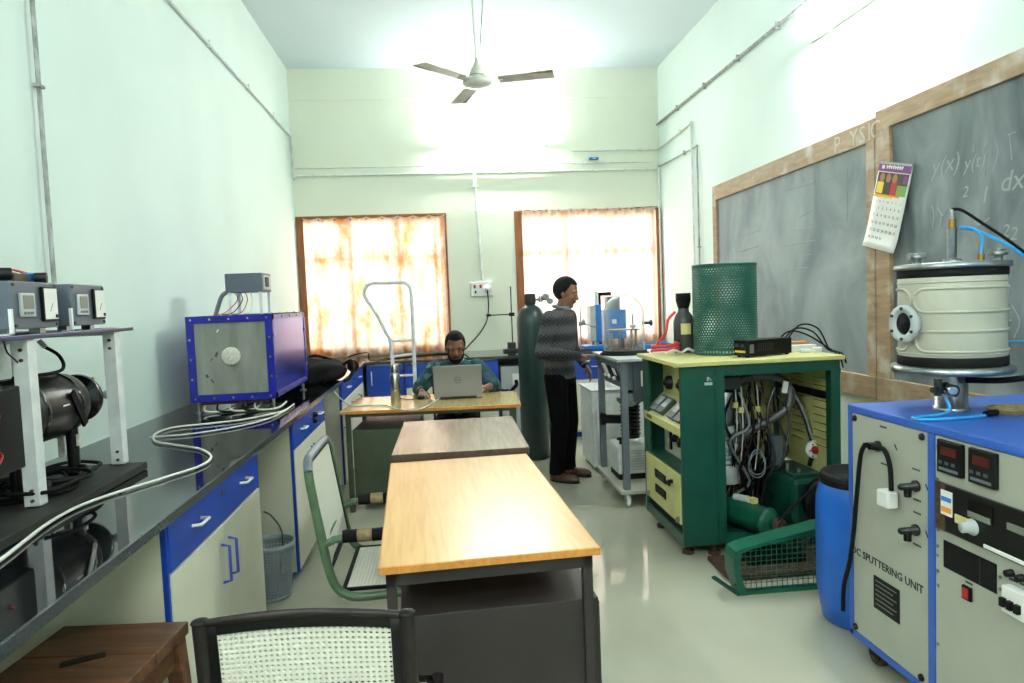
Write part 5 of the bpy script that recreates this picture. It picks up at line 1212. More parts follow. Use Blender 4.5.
b.tube([P1+Vector((0, 0, .036)), P2+Vector((0, 0, .138)), P2+Vector((.1, 0, .1)), P2+Vector((.138, 0, 0)), P2+Vector((.1, 0, -.1)), P2+Vector((0, 0, -.138)), P1+Vector((0, 0, -.036)), P1+Vector((-.036, 0, 0))], .008, 6, closed=True); tag(b.build('drive_belt', 'black_rubber'), 'rubber drive belt from the small motor to the pump pulley', 'belt')
b = MB(); b.box(1.42, 2.3, 3.36, 3.66, .006, .03); b.box(1.5, 1.54, 3.42, 3.6, 0, .006); b.box(2.1, 2.14, 3.42, 3.6, 0, .006); bs_ = b.build('base_plate', 'rust_and_slot_shade'); tag(bs_, 'rusty steel base plate on the floor in front of the green machine', 'plate')
b = MB(); b.box(1.58, 1.9, 3.48, 3.64, .031, .07); b.build('motor_plinth', 'black_paint', bs_)

# belt guard leaning on the floor
t = thing('belt_guard', 'green wire-mesh belt guard standing on the floor', 'belt guard', (1.75, 3.25, 0))
gy0, gy1 = 3.2, 3.31
out = [(1.405, .004), (1.375, .10), (1.372, .185), (1.385, .225), (1.42, .238), (1.48, .252), (1.82, .315), (1.98, .335), (2.06, .325), (2.11, .29), (2.12, .2), (2.11, .004)]
b = MB(); n = len(out)
for i in range(n):
    a0_, a1_ = out[i], out[(i+1) % n]
    if i == n-1: b.hexa([(a1_[0], gy0, 0), (a0_[0], gy0, 0), (a0_[0], gy0+.03, 0), (a1_[0], gy0+.03, 0)], [(a1_[0], gy0, .02), (a0_[0], gy0, .02), (a0_[0], gy0+.03, .02), (a1_[0], gy0+.03, .02)]); continue
    d_ = Vector((a1_[0]-a0_[0], 0, a1_[1]-a0_[1])).normalized(); nq = Vector((d_.z, 0, -d_.x))*.006
    A_, B_ = Vector((a0_[0], 0, a0_[1])), Vector((a1_[0], 0, a1_[1]))
    b.hexa([A_+Vector((0, gy0, 0)), B_+Vector((0, gy0, 0)), B_+Vector((0, gy1, 0)), A_+Vector((0, gy1, 0))], [A_+nq+Vector((0, gy0, 0)), B_+nq+Vector((0, gy0, 0)), B_+nq+Vector((0, gy1, 0)), A_+nq+Vector((0, gy1, 0))])
b.build('hood_strip', 'machine_green_light', t, world=True)
def ztop(x):
    for i in range(2, n-2):
        if out[i][0] <= x <= out[i+1][0] and out[i+1][0] > out[i][0]:
            return out[i][1]+(out[i+1][1]-out[i][1])*(x-out[i][0])/(out[i+1][0]-out[i][0])
    return .2
b = MB()
for i in range(n-1):
    A_, B_ = Vector((out[i][0], gy0, out[i][1])), Vector((out[i+1][0], gy0, out[i+1][1])); cen = Vector((1.72, gy0, .16))
    A2, B2 = A_+(cen-A_).normalized()*.035, B_+(cen-B_).normalized()*.035; o_ = Vector((0, .004, 0))
    b.hexa([A_-o_, B_-o_, B2-o_, A2-o_], [A_, B_, B2, A2])
b.build('face_rim', 'machine_green_light', t, world=True)
b = MB(); x = 1.41
while x < 2.1: b.cyl((x, gy0+.006, .008), (x, gy0+.006, ztop(x)-.005), .0022, n=5, cap=False); x += .027
z = .03
while z < .345:
    xs = [q/100 for q in range(138, 212) if ztop(q/100) > z]
    if xs: b.cyl((max(1.378, xs[0]), gy0+.009, z), (xs[-1], gy0+.009, z), .0022, n=5, cap=False)
    z += .027
b.build('wire_mesh', 'machine_green_light', t, world=True, kind='stuff')
b = MB(); b.bar((1.40, gy0+.0, .006), (1.36, gy1+.12, .006), .02, .012); b.build('foot', 'machine_green', t, world=True)

# things on top of the machine
TZM = GZ1+.0245
p = Vector((1.76, 4.16, TZM)); r_ = .192; H_ = .555
t = thing('mesh_cylinder', 'dark green perforated metal cylinder standing on the machine top', 'cylinder', p)
b = MB(); nu, nv = 62, 34
for j in range(nv):
    for i in range(nu):
        cx_, cy_ = i+.5*(j % 2), j+.5
        o8 = [(cx_+a*.5, cy_+b_*.5) for a, b_ in ((1,0),(1,1),(0,1),(-1,1),(-1,0),(-1,-1),(0,-1),(1,-1))]
        i8 = [(cx_+.34*math.cos(PI/4*k), cy_+.34*math.sin(PI/4*k)) for k in range(8)]
        b.add([(r_*math.cos(2*PI*x/nu), r_*math.sin(2*PI*x/nu), .012+(H_-.024)*y/nv) for x, y in o8+i8], [(k, (k+1) % 8, 8+(k+1) % 8, 8+k) for k in range(8)])
b.build('perforated_wall', 'mesh_green', t, solid=.003)
for z in (0, H_-.014):
    b = MB(); b.lathe((0, 0, z), [(r_-.003, 0), (r_+.003, 0), (r_+.003, .014), (r_-.003, .014)], 48, cap=False); b.build('rim', 'mesh_green', t)
q0 = PZ(747, 358, TZM); q1 = PZ(792, 354, TZM); e1 = (q1-q0); e1.z = 0; wl = e1.length; an = math.atan2(e1.y, e1.x)
t = thing('power_supply', 'black power supply box with yellow label on the machine top', 'power supply', q0, an)
b = MB(); b.box(0, wl, 0, .105, .008, .10); b.build('casing', 'black', t, bevel=.004)
b = MB(); b.box(.02, .05, -.003, 0, .025, .075); b.build('bracket', 'steel', t)
b = MB(); b.box(-.004, 0, .004, .1, .015, .095); fpn = b.build('front_face', 'black_gloss', t)
b = MB()
for k in range(7): b.box(-.0055, -.004, .01+.012*k, .019+.012*k, .028, .04)
b.build('yellow_lettering', 'yellow_print', fpn)
for y in (.015, .06):
    b = MB(); b.box(-.006, -.004, y, y+.03, .06, .08); b.build('display', 'dark_steel', fpn)
for x in (.02, wl-.02):
    for y in (.02, .085):
        b = MB(); b.cyl((x, y, 0), (x, y, .01), .01, n=8); b.build('foot', 'black_rubber', t)
b = MB()
for k in range(9): b.box(.08+.014*k, .085+.014*k, -.0015, 0, .03, .08)
b.build('vent_slot', 'dark_steel', t)
p = Vector((1.565, 4.355, TZM))
t = thing('dark_bottle', 'grey glass bottle with black stopper and yellow label behind the mesh cylinder', 'bottle', p)
b = MB(); b.lathe((0, 0, 0), [(.06, 0), (.066, .008), (.066, .2), (.055, .24), (.036, .265), (.034, .29)], 26); bo = b.build('body', 'bottle_grey', t)
b = MB(); b.lathe((0, 0, .285), [(.034, 0), (.048, .05), (.048, .1), (0, .1)], 22); b.build('stopper', 'black_rubber', t)
b = MB(); b.grid(6, 2, lambda u, v: (.0668*math.cos(-2.2+u*1.0), .0668*math.sin(-2.2+u*1.0), .12+.07*v)); b.build('label_sticker', 'label_yellow', bo)
p = Vector((1.39, 4.30, TZM))
t = thing('hose_coil', 'coil of red and white rubber hose at the back of the machine top', 'hose', p)
pts = [PY(675, 312, 4.3)-p, PY(668, 320, 4.28)-p, PY(665, 334, 4.25)-p]+[Vector((.085*math.cos(a)+.03, .07*math.sin(a), .014+.004*a)) for a in [2.6+.5*i for i in range(22)]]
b = MB(); b.tube(pts, .0095, 8, sub=3); b.build('red_hose', 'red_hose', t)
b = MB(); b.tube([(.0, -.09, .01), (.05, -.11, .03), (.1, -.1, .012), (.14, -.11, .035), (.19, -.09, .01)], .008, 8, sub=5); b.build('white_hose', 'cable_white', t)
# adapters and cables on the machine top
p = PZ(812, 352, TZM)
t = thing('socket_strip', 'white extension socket with plugs on the right end of the machine top', 'socket', p)
b = MB(); b.box(-.13, .06, .05, .12, 0, .04); b.build('strip', 'white_plastic', t, bevel=.005)
b = MB(); b.box(-.12, .04, -.02, .05, .0, .008) if False else b.obox((.02, -.02, .015), (.07, .03, .03), (0, 0, .5)); b.build('plug', 'white_plastic', t, bevel=.004)
b = MB(); b.obox((-.06, -.03, .012), (.06, .03, .022), (0, 0, -.2)); b.build('adapter', 'white_paint', t, bevel=.004)
b = MB(); b.box(-.12, .05, .13, .22, 0, .055); bx_ = b.build('card_box', 'card_brown'); bx_.location = p; tag(bx_, 'small brown cardboard box behind the white socket on the machine top', 'box')
q = MB(); q.box(-.121, .051, .17, .18, .02, .0556); q.build('tape', 'paper', bx_)
for k, (dx, dz) in enumerate(((0, .05), (.03, .07), (-.04, .035))):
    b = MB(); pe = PY(844, 360+6*k, 3.71)
    b.tube([p+Vector((-.15+dx, .12, .03)), p+Vector((-.08+dx, .06, .09+dz)), p+Vector((.02+dx, .02, .07+dz)), p+Vector((.1, -.0-.02*k, .012)), Vector((GX1+.035, 3.74+.03*k, TZM+.006)), Vector((GX1+.055, 3.73+.03*k, TZM-.05-.03*k))], .005, 8, sub=5); tag(b.build('black_lead', 'black_rubber'), ['black lead arching over the white socket, middle of three', 'black lead arching highest over the white socket', 'lowest black lead trailing off the machine top'][k], 'cable')

# ------------------------------------------------------------------ blue drum
p = Vector((1.82, 2.875, 0)); rr = .178
t = thing('plastic_drum', 'blue plastic drum with black lid beside the sputtering cabinet', 'drum', p)
b = MB(); b.lathe((0, 0, 0), [(rr*.8, 0), (rr*.86, .01), (rr*.93, .08), (rr, .16), (rr, .50), (rr*.985, .56), (rr*.93, .605), (rr*.84, .635)], 40); b.build('body', 'drum_blue', t)
b = MB(); b.lathe((0, 0, .615), [(rr*.80, 0), (rr*.88, .012), (rr*.88, .05), (rr*.84, .06), (rr*.76, .06), (rr*.74, .048), (0, .048)], 40); ld = b.build('lid', 'black_rubber', t)
b = MB(); b.lathe((0, 0, .64), [(rr*.885, 0), (rr*.9, .004), (rr*.9, .014), (rr*.885, .018)], 40, cap=False); b.build('clamp_ring', 'black', ld)

# ------------------------------------------------------------------ sputtering cabinet
KX0, KX1, KY0, KY1, KZ0, KZ1 = 1.60, 2.36, 1.22, 2.585, .10, 1.035
t = thing('sputtering_cabinet', 'cream and blue cabinet with printed lettering and gauges at right', 'cabinet', ((KX0+KX1)/2, (KY0+KY1)/2, 0))
KB = 'sputter_blue'
b = MB(); b.box(KX0+.006, KX1, KY0, KY1-.004, KZ0+.01, KZ1-.01); b.build('body', 'sputter_cream', t, world=True)
b = MB(); b.box(KX0-.004, KX1+.01, KY0-.01, KY1+.004, KZ1-.03, KZ1); b.build('top_plate', KB, t, world=True, bevel=.004)
b = MB()
b.box(KX0-.003, KX0+.02, KY1-.022, KY1+.002, KZ0, KZ1-.03); b.box(KX0-.003, KX0+.02, KY0, KY1, KZ0-.005, KZ0+.02); b.box(KX0-.003, KX0+.02, 2.10, 2.132, KZ0, KZ1-.03)
b.box(KX1-.02, KX1+.003, KY1-.022, KY1+.002, KZ0, KZ1-.03); b.box(KX0, KX1, KY1-.02, KY1+.002, KZ0-.005, KZ0+.02); b.build('frame', KB, t, world=True)
b = MB(); b.box(KX0, KX0+.008, 2.135, KY1-.024, KZ0+.022, KZ1-.032); pn1 = b.build('lettered_panel', 'sputter_cream', t, world=True)
b = MB(); b.box(KX0, KX0+.008, KY0+.01, 2.098, KZ0+.022, KZ1-.032); pn2 = b.build('instrument_panel', 'sputter_cream', t, world=True)
FXp = KX0-.0005
def onK(x, y): return PX(x, y, KX0)
for q in ((855, 410), (922.5, 429), (855, 632), (922, 680)):
    c_ = onK(*q); b = MB(); c_.y = min(max(c_.y, 2.155), KY1-.036); c_.z = min(max(c_.z, KZ0+.04), KZ1-.05); b.lathe((FXp, c_.y, c_.z), [(.013, 0), (.011, .008), (0, .012)], 14, (-1, 0, 0)); b.build('screw_cap', 'black', pn1, world=True)
# lettering runs from the far end towards the camera
la, lb = onK(856, 556), onK(923, 585)
b = MB(); b.text('DC SPUTTERING UNIT', (FXp, (la.y+lb.y)/2+.012, (la.z+lb.z)/2-.012), (0, -1, 0), (0, 0, 1), .041, .0012)
b.v = [Vector((v.x, v.y, v.z)) for v in b.v]; b.build('lettering', 'ink', pn1, world=True)
pc_, pd_ = onK(874.5, 583), onK(900, 626)
b = MB(); b.box(KX0-.004, KX0, pd_.y, pc_.y, .275, .40); pl_ = b.build('rating_plate', 'black', pn1, world=True)
for k in range(6):
    b = MB(); z = .387-.018*k; b.box(KX0-.0046, KX0-.004, pd_.y+.012+(.02 if k % 2 else 0), pc_.y-.012, z-.004, z); b.build('plate_print', 'lcd', pl_, world=True)
def print_line(parent, x, y, w_=.04, m_='ink'):
    c_ = onK(x, y); b = MB()
    for k in range(5): b.box(KX0-.001, KX0, c_.y-w_/2+w_*k/5, c_.y-w_/2+w_*(k+.7)/5, c_.z-.003, c_.z+.003)
    b.build('small_print', m_, parent, world=True)
for q in ((883, 427), (884, 464), (916, 469.5), (917, 500), (917, 513), (917, 545)): print_line(pn1, *q)
for q in ((895, 444), (926, 484), (926, 531)):
    c_ = onK(*q); b = MB(); b.bar((KX0-.001, c_.y, c_.z), (KX0-.001, c_.y-.012, c_.z-.02), .005, .001); b.build('small_print', 'ink', pn1, world=True)
def gland(x, y):
    c_ = onK(x, y); b = MB(); b.lathe((FXp, c_.y, c_.z), [(.02, 0), (.02, .01), (.013, .012), (.012, .06), (.009, .065), (0, .065)], 14, (-1, 0, 0)); b.cyl((KX0-.035, c_.y, c_.z-.005), (KX0-.035, c_.y, c_.z-.035), .013, n=12); b.build('terminal', 'black_gloss', pn1, world=True)
    return c_
g1 = gland(917, 486); g2 = gland(917, 530)
c_ = onK(879, 446)
b = MB(); b.lathe((FXp, c_.y, c_.z), [(.02, 0), (.02, .01), (.012, .014), (.012, .04)], 14, (-1, 0, 0)); b.bar((KX0-.02, c_.y-.02, c_.z), (KX0-.02, c_.y+.03, c_.z), .025, .02); b.build('cable_gland', 'black_gloss', pn1, world=True)
pts = [(KX0-.035, c_.y-.02, c_.z+.005)] + [onK(x, y)+Vector((-.035, 0, 0)) for x, y in ((893, 449), (899, 465), (900.5, 490))]
b = MB(); b.tube(pts, .0085, 10, sub=6); b.build('power_cord', 'black_rubber', pn1, world=True)
pts = [(KX0-.035, c_.y+.03, c_.z+.002)] + [onK(x, y)+Vector((-.03, 0, 0)) for x, y in ((868, 455), (864.5, 490), (861, 530), (857, 560), (851, 585), (850, 610))]
b = MB(); b.tube(pts, .0085, 10, sub=6); b.build('power_cord', 'black_rubber', pn1, world=True)
e_ = onK(897, 498); b = MB(); b.box(KX0-.06, KX0-.015, e_.y-.032, e_.y+.032, e_.z-.03, e_.z+.032); b.build('white_plug', 'white_plastic', pn1, world=True, bevel=.008)
# instrument panel: two digital indicators, black rack unit, opening, switch, breaker
for x0_, x1_ in ((941, 965.5), (972.5, 999.5)):
    ca_, cb2 = onK(x0_, 440), onK(x1_, 480)
    zt_ = 1.005; b = MB(); b.box(KX0-.016, KX0, cb2.y, ca_.y, zt_-.115, zt_-.008); dg_ = b.build('digital_indicator', 'black', pn2, world=True, bevel=.003)
    b = MB(); b.box(KX0-.0175, KX0-.016, cb2.y+.02, ca_.y-.02, zt_-.055, zt_-.028); b.build('red_display', 'led_red', dg_, world=True)
    for k in range(3):
        b = MB(); b.box(KX0-.0175, KX0-.016, cb2.y+.025+.028*k, cb2.y+.04+.028*k, zt_-.085, zt_-.075); b.build('key', 'grey_dark', dg_, world=True)
    b = MB(); b.box(KX0-.0175, KX0-.016, cb2.y+.012, ca_.y-.012, zt_-.105, zt_-.096); b.build('key_legend', 'grey_paint', dg_, world=True)
b = MB(); b.box(KX0-.012, KX0, KY0+.02, 2.085, .70, .855); ru = b.build('rack_unit', 'black_paint', pn2, world=True, bevel=.002)
b = MB(); b.box(KX0-.0125, KX0-.010, 2.04, 2.085, .70, .855); b.build('rack_ear', 'rust_and_slot_shade', ru, world=True)
def chip(m_, x0_, x1_, z0_, z1_, nm, dx=.003):
    ya_, yb_ = onK(x0_, 520).y, onK(x1_, 520).y; b = MB(); b.box(KX0-.012-dx, KX0-.012, yb_, ya_, z0_, z1_); b.build(nm, m_, ru, world=True)
chip('paper', 945, 956, .755, .835, 'sticker'); chip('orange_print', 945.5, 955.5, .765, .782, 'sticker_band', .0036); chip('instrument_blue', 945.5, 955.5, .80, .815, 'sticker_band', .0036)
chip('label_yellow', 959, 974, .745, .772, 'paper_label'); chip('black_gloss', 972, 997, .785, .835, 'display_window'); chip('lcd', 972.5, 995, .782, .80, 'lcd_window', .005)
chip('lcd', 1012, 1035, .79, .81, 'lcd_window', .005); chip('paper', 988, 1040, .705, .716, 'trim_strip')
c_ = onK(976, 525); b = MB(); b.lathe((KX0-.012, c_.y, .752), [(.026, 0), (.024, .006), (.017, .01), (.016, .035), (0, .036)], 18, (-1, 0, 0)); b.build('rotary_knob', 'grey_light', ru, world=True)
ya_, yb_ = onK(944, 560).y, onK(997, 580).y
b = MB(); b.box(KX0-.002, KX0+.0005, yb_, ya_, .575, .665); op = b.build('opening', 'black', pn2, world=True)
b = MB(); b.box(KX0-.003, KX0-.0018, yb_+.06, yb_+.064, .58, .66); b.build('edge_wire', 'dark_steel', op, world=True)
c_ = onK(968.5, 593); b = MB(); b.box(KX0-.01, KX0, c_.y-.018, c_.y+.018, c_.z-.022, c_.z+.022); sw_ = b.build('rocker_switch', 'black', pn2, world=True, bevel=.002)
b = MB(); b.box(KX0-.014, KX0-.009, c_.y-.012, c_.y+.012, c_.z-.016, c_.z+.016); b.build('rocker', 'red', sw_, world=True, bevel=.003)
print_line(pn2, 969, 583, .03)
c_ = onK(1019, 601); b = MB(); b.box(KX0-.03, KX0, c_.y-.05, c_.y+.03, c_.z-.04, c_.z+.04); br = b.build('breaker', 'white_plastic', pn2, world=True, bevel=.004)
for k in range(3):
    b = MB(); b.box(KX0-.042, KX0-.03, c_.y-.04+.025*k, c_.y-.025+.025*k, c_.z-.02, c_.z+.005); b.build('toggle', 'black', br, world=True)
for q in ((1012, 573), (1023, 578)):
    c_ = onK(*q); b = MB(); b.lathe((FXp, c_.y, c_.z), [(.012, 0), (.01, .02), (0, .02)], 12, (-1, 0, 0)); b.build('toggle_switch', 'black', pn2, world=True); print_line(pn2, q[0]+1, q[1]+7, .03)
for z in (.97, .86, .69, .55, .5, .3):
    b = MB(); b.cyl((FXp, 2.088, z), (FXp-.004, 2.088, z), .006, n=8); b.build('screw', 'steel', pn2, world=True)
for q in ((1001, 577), (1001, 589), (938, 546), (938, 555)):
    c_ = onK(*q); b = MB(); b.cyl((FXp, c_.y, c_.z), (FXp-.004, c_.y, c_.z), .005, n=8); b.build('screw', 'steel', pn2, world=True)
for x in (KX0+.07, KX1-.07):
    for y in (KY0+.08, KY1-.1):
        b = MB(); b.lathe((x-.022, y+.02, .046), [(.012, 0), (.044, .003), (.046, .008), (.046, .036), (.044, .041), (.012, .044)], 20, (1, 0, 0)); wh = b.build('caster_wheel', 'rust_and_slot_shade', t, world=True)
        b = MB(); b.box(x-.045, x+.045, y-.045, y+.045, .088, .1); b.box(x-.03, x-.024, y-.02, y+.04, .04, .09); b.box(x+.024, x+.03, y-.02, y+.04, .04, .09); b.build('caster_bracket', 'black', wh, world=True)

# ------------------------------------------------------------------ vacuum chamber on the cabinet
vc = Vector((1.862, 2.36, KZ1))
t = thing('vacuum_chamber', 'cream cylindrical vacuum chamber with round side port on the cabinet', 'vacuum chamber', vc)
r = .172
b = MB(); b.lathe((0, 0, 0), [(.06, 0), (.06, .01), (.054, .012), (.054, .14)], 28); b.build('pedestal', 'steel', t)
b = MB(); b.lathe((0, 0, .14), [(r+.002, 0), (r+.022, .002), (r+.024, .012), (r+.022, .026), (r+.002, .03)], 48); b.build('lower_flange', 'steel', t)
b = MB(); b.lathe((0, 0, .168), [(r, 0), (r+.004, .003), (r+.004, .033), (r, .036)], 48); b.build('gasket', 'black_rubber', t)
b = MB(); b.lathe((0, 0, .2), [(r-.002, 0), (r, .005), (r, .285), (r-.002, .29)], 56); bd = b.build('shell', 'chamber_cream', t)
b = MB(); b.lathe((0, 0, .488), [(r, 0), (r+.003, .003), (r+.003, .026), (r, .03)], 48); b.build('gasket', 'black_rubber', t)
b = MB(); b.lathe((0, 0, .516), [(r-.01, 0), (r+.013, .002), (r+.014, .01), (r+.012, .02), (r-.02, .024)], 48); b.build('lid', 'steel', t)
for z in (.215, .47):
    b = MB(); b.tube([(r*math.cos(a), r*math.sin(a), z) for a in [2*PI*i/48 for i in range(48)]], .0035, 6, closed=True); b.build('weld_rib', 'chamber_cream', bd)
# half-pipe cooling channels wrapping around the shell, rounded at their ends
def chan(z0, z1, a0, a1):
    zc = (z0+z1)/2; h = (z1-z0)/2; pts = []
    for i in range(25): pts.append((a1+(a0-a1)*i/24, z1))
    for i in range(1, 9): q = PI/2+PI*i/9; pts.append((a0+h/r*math.cos(q)*(1 if a1 > a0 else -1), zc+h*math.sin(q)))
    for i in range(25): pts.append((a0+(a1-a0)*i/24, z0))
    b = MB(); b.tube([((r+.001)*math.cos(a), (r+.001)*math.sin(a), z) for a, z in pts], .0055, 6); b.build('cooling_channel', 'chamber_cream', bd)
for z0_, z1_ in ((.365, .448), (.225, .297)):
    chan(z0_, z1_, math.radians(-155), math.radians(-10))
    chan(z0_, z1_, math.radians(-188), math.radians(-300))
# side viewport towards the aisle
pd2 = Vector((-1, -.08, 0)).normalized(); pcn = pd2*(r-.03)+Vector((0, 0, .325))
b = MB(); b.lathe(pcn, [(.048, 0), (.048, .045), (.066, .046), (.068, .05), (.068, .06), (.066, .064), (.042, .064), (.042, .05), (0, .05)], 32, pd2); pw = b.build('viewport', 'grey_light', t)
b = MB(); b.lathe(pcn+pd2*.052, [(.041, 0), (0, .001)], 28, pd2); b.build('viewport_glass', 'black_gloss', pw)
sx_ = Vector((pd2.y, -pd2.x, 0))
for k in range(6):
    a = PI/6+k*PI/3; c_ = pcn+pd2*.064+sx_*(.055*math.cos(a))+Vector((0, 0, .055*math.sin(a))); b = MB(); b.cyl(c_, c_+pd2*.005, .006, n=6); b.build('bolt', 'dark_steel', pw)
# fittings on the lid
zl = .54
b = MB(); b.lathe((-.012, -.02, zl), [(.03, 0), (.03, .012), (.016, .014), (.016, .12), (.013, .122), (.013, .16), (.008, .165), (.006, .19)], 18); b.build('feedthrough', 'steel', t)
b = MB(); b.lathe((-.012, -.02, zl+.122), [(.0135, 0), (.0135, .035)], 16); b.build('brass_collar', 'brass', t)
for x, y in ((-.135, -.0), (.10, -.10)):
    b = MB(); b.lathe((x, y, zl), [(.014, 0), (.014, .015), (.024, .018), (.024, .03), (.012, .034), (.012, .04)], 12); b.cyl((x-.03, y, zl+.028), (x+.03, y, zl+.028), .012, n=10); b.build('lid_clamp', 'steel', t)
b = MB(); b.cyl((.05, -.08, zl), (.05, -.08, zl+.025), .012, n=10); b.build('hose_nipple', 'brass', t)
b = MB(); b.tube([(-.012, -.02, zl+.19), (.02, -.03, zl+.185), (.09, -.05, zl+.13), (.17, -.08, zl+.06), (.235, -.1, zl-.01), (.27, -.1, zl-.1), (.3, -.05, zl-.25), (.37, 0, .12), (.47, .05, .03), (.53, .08, -.1), (.54, .08, -.3)], .0055, 8, sub=6); b.build('sensor_cable', 'black_rubber', t)
b = MB(); b.tube([(.0, -.04, zl+.12), (.03, -.06, zl+.12), (.055, -.08, zl+.08), (.05, -.08, zl+.025)], .005, 8, sub=6); b.tube([(.0, -.04, zl+.125), (.06, -.06, zl+.105), (.14, -.1, zl+.05), (.22, -.12, zl-.02), (.29, -.1, zl-.06), (.4, -.05, zl-.14), (.5, .03, .22), (.55, .05, 0), (.56, .06, -.3)], .006, 8, sub=6); b.build('cooling_hose', 'hose_blue', t)
b = MB(); b.tube([(r, -.0, .235), (r+.05, -.02, .24), (r+.2, -.02, .235), (.49, 0, .16), (.535, .01, 0), (.54, .01, -.3)], .004, 8, sub=4); b.build('cooling_hose', 'hose_blue', t)
# under the flange: valves, hoses
b = MB(); b.cyl((-.06, -.05, .10), (-.17, -.13, .095), .011, n=10); b.cyl((-.13, -.10, .07), (-.13, -.10, .13), .013, n=10); b.cyl((-.09, -.075, .09), (-.075, -.12, .085), .02, n=14); b.build('valve', 'dark_steel', t)
b = MB(); b.lathe((-.09, -.11, .09), [(.02, 0), (.02, .02), (.014, .024)], 16, (-.3, -1, 0)); b.build('gauge_port', 'chrome', t)
b = MB(); b.tube([(-.1, -.1, .06), (-.1, -.12, .02), (-.16, -.13, .006), (-.25, -.14, .006), (-.26, -.18, .006), (-.2, -.2, .006), (-.05, -.19, .006), (.02, -.17, .006)], .006, 8, sub=6); b.build('blue_hose', 'hose_blue', t)
b = MB(); b.cyl((-.02, -.185, .012), (.03, -.175, .014), .011, n=10); b.build('hose_joint', 'black', t)
b = MB(); b.tube([(-.02, -.1, .12), (.1, -.12, .115), (.25, -.12, .12), (.42, -.1, .1), (.5, -.08, .04), (.545, -.08, -.1), (.55, -.08, -.3)], .011, 8, sub=5); b.build('black_hose', 'black_rubber', t)
t = thing('wire_coil', 'flat coil of grey wire lying in front of the chamber pedestal', 'wire', vc+Vector((.12, -.15, 0)))
for k in range(4):
    b = MB(); b.tube([((.075+.004*k)*math.cos(a), (.06+.003*k)*math.sin(a), .006+.005*k) for a in [2*PI*i/20 for i in range(20)]], .0035, 6, closed=True); b.build('loop', 'arm_tan', t)

# ------------------------------------------------------------------ people
def remeshed(name, mb, m, parent, voxel, smooth=4):
    tmp = mb.build('tmp_shape', m); q = tmp.modifiers.new('r', 'REMESH'); q.mode = 'VOXEL'; q.voxel_size = voxel; q.use_smooth_shade = True
    q = tmp.modifiers.new('s', 'SMOOTH'); q.factor = .5; q.iterations = smooth
    dg = bpy.context.evaluated_depsgraph_get(); dg.update()
    me = bpy.data.meshes.new_from_object(tmp.evaluated_get(dg)); me.name = name
    bpy.data.objects.remove(tmp)
    me.materials.clear(); me.materials.append(MATS[m])
    me.polygons.foreach_set('use_smooth', [True]*len(me.polygons))
    o = bpy.data.objects.new(name, me); COL.objects.link(o); o.parent = parent
    return o
def head(mb, c, R, k=.97):
    P = lambda x, y, z: Vector(c) + R @ (Vector((x, y, z))*k)
    mb.sph(P(-.005, 0, .025), (.098*k, .077*k, .1*k), 24, 16, R)
    mb.sph(P(.03, 0, -.035), (.068*k, .06*k, .085*k), 20, 14, R)
    mb.sph(P(.058, 0, -.095), (.034*k, .036*k, .028*k), 14, 10, R)
    mb.cap(P(.086, 0, .015), P(.108, 0, -.026), .009*k, .015*k)
    mb.sph(P(.1, .011, -.03), .011*k, 10, 8); mb.sph(P(.1, -.011, -.03), .011*k, 10, 8)
    mb.cap(P(.08, .045, .026), P(.08, -.045, .026), .014*k, .014*k)
    mb.cap(P(.088, .016, -.062), P(.088, -.016, -.062), .01*k, .01*k)
    for s_ in (-1, 1):
        mb.sph(P(-.01, s_*.079, -.012), (.018*k, .009*k, .03*k), 10, 8, R); mb.sph(P(.06, s_*.04, -.03), (.028*k, .022*k, .03*k), 10, 8, R)
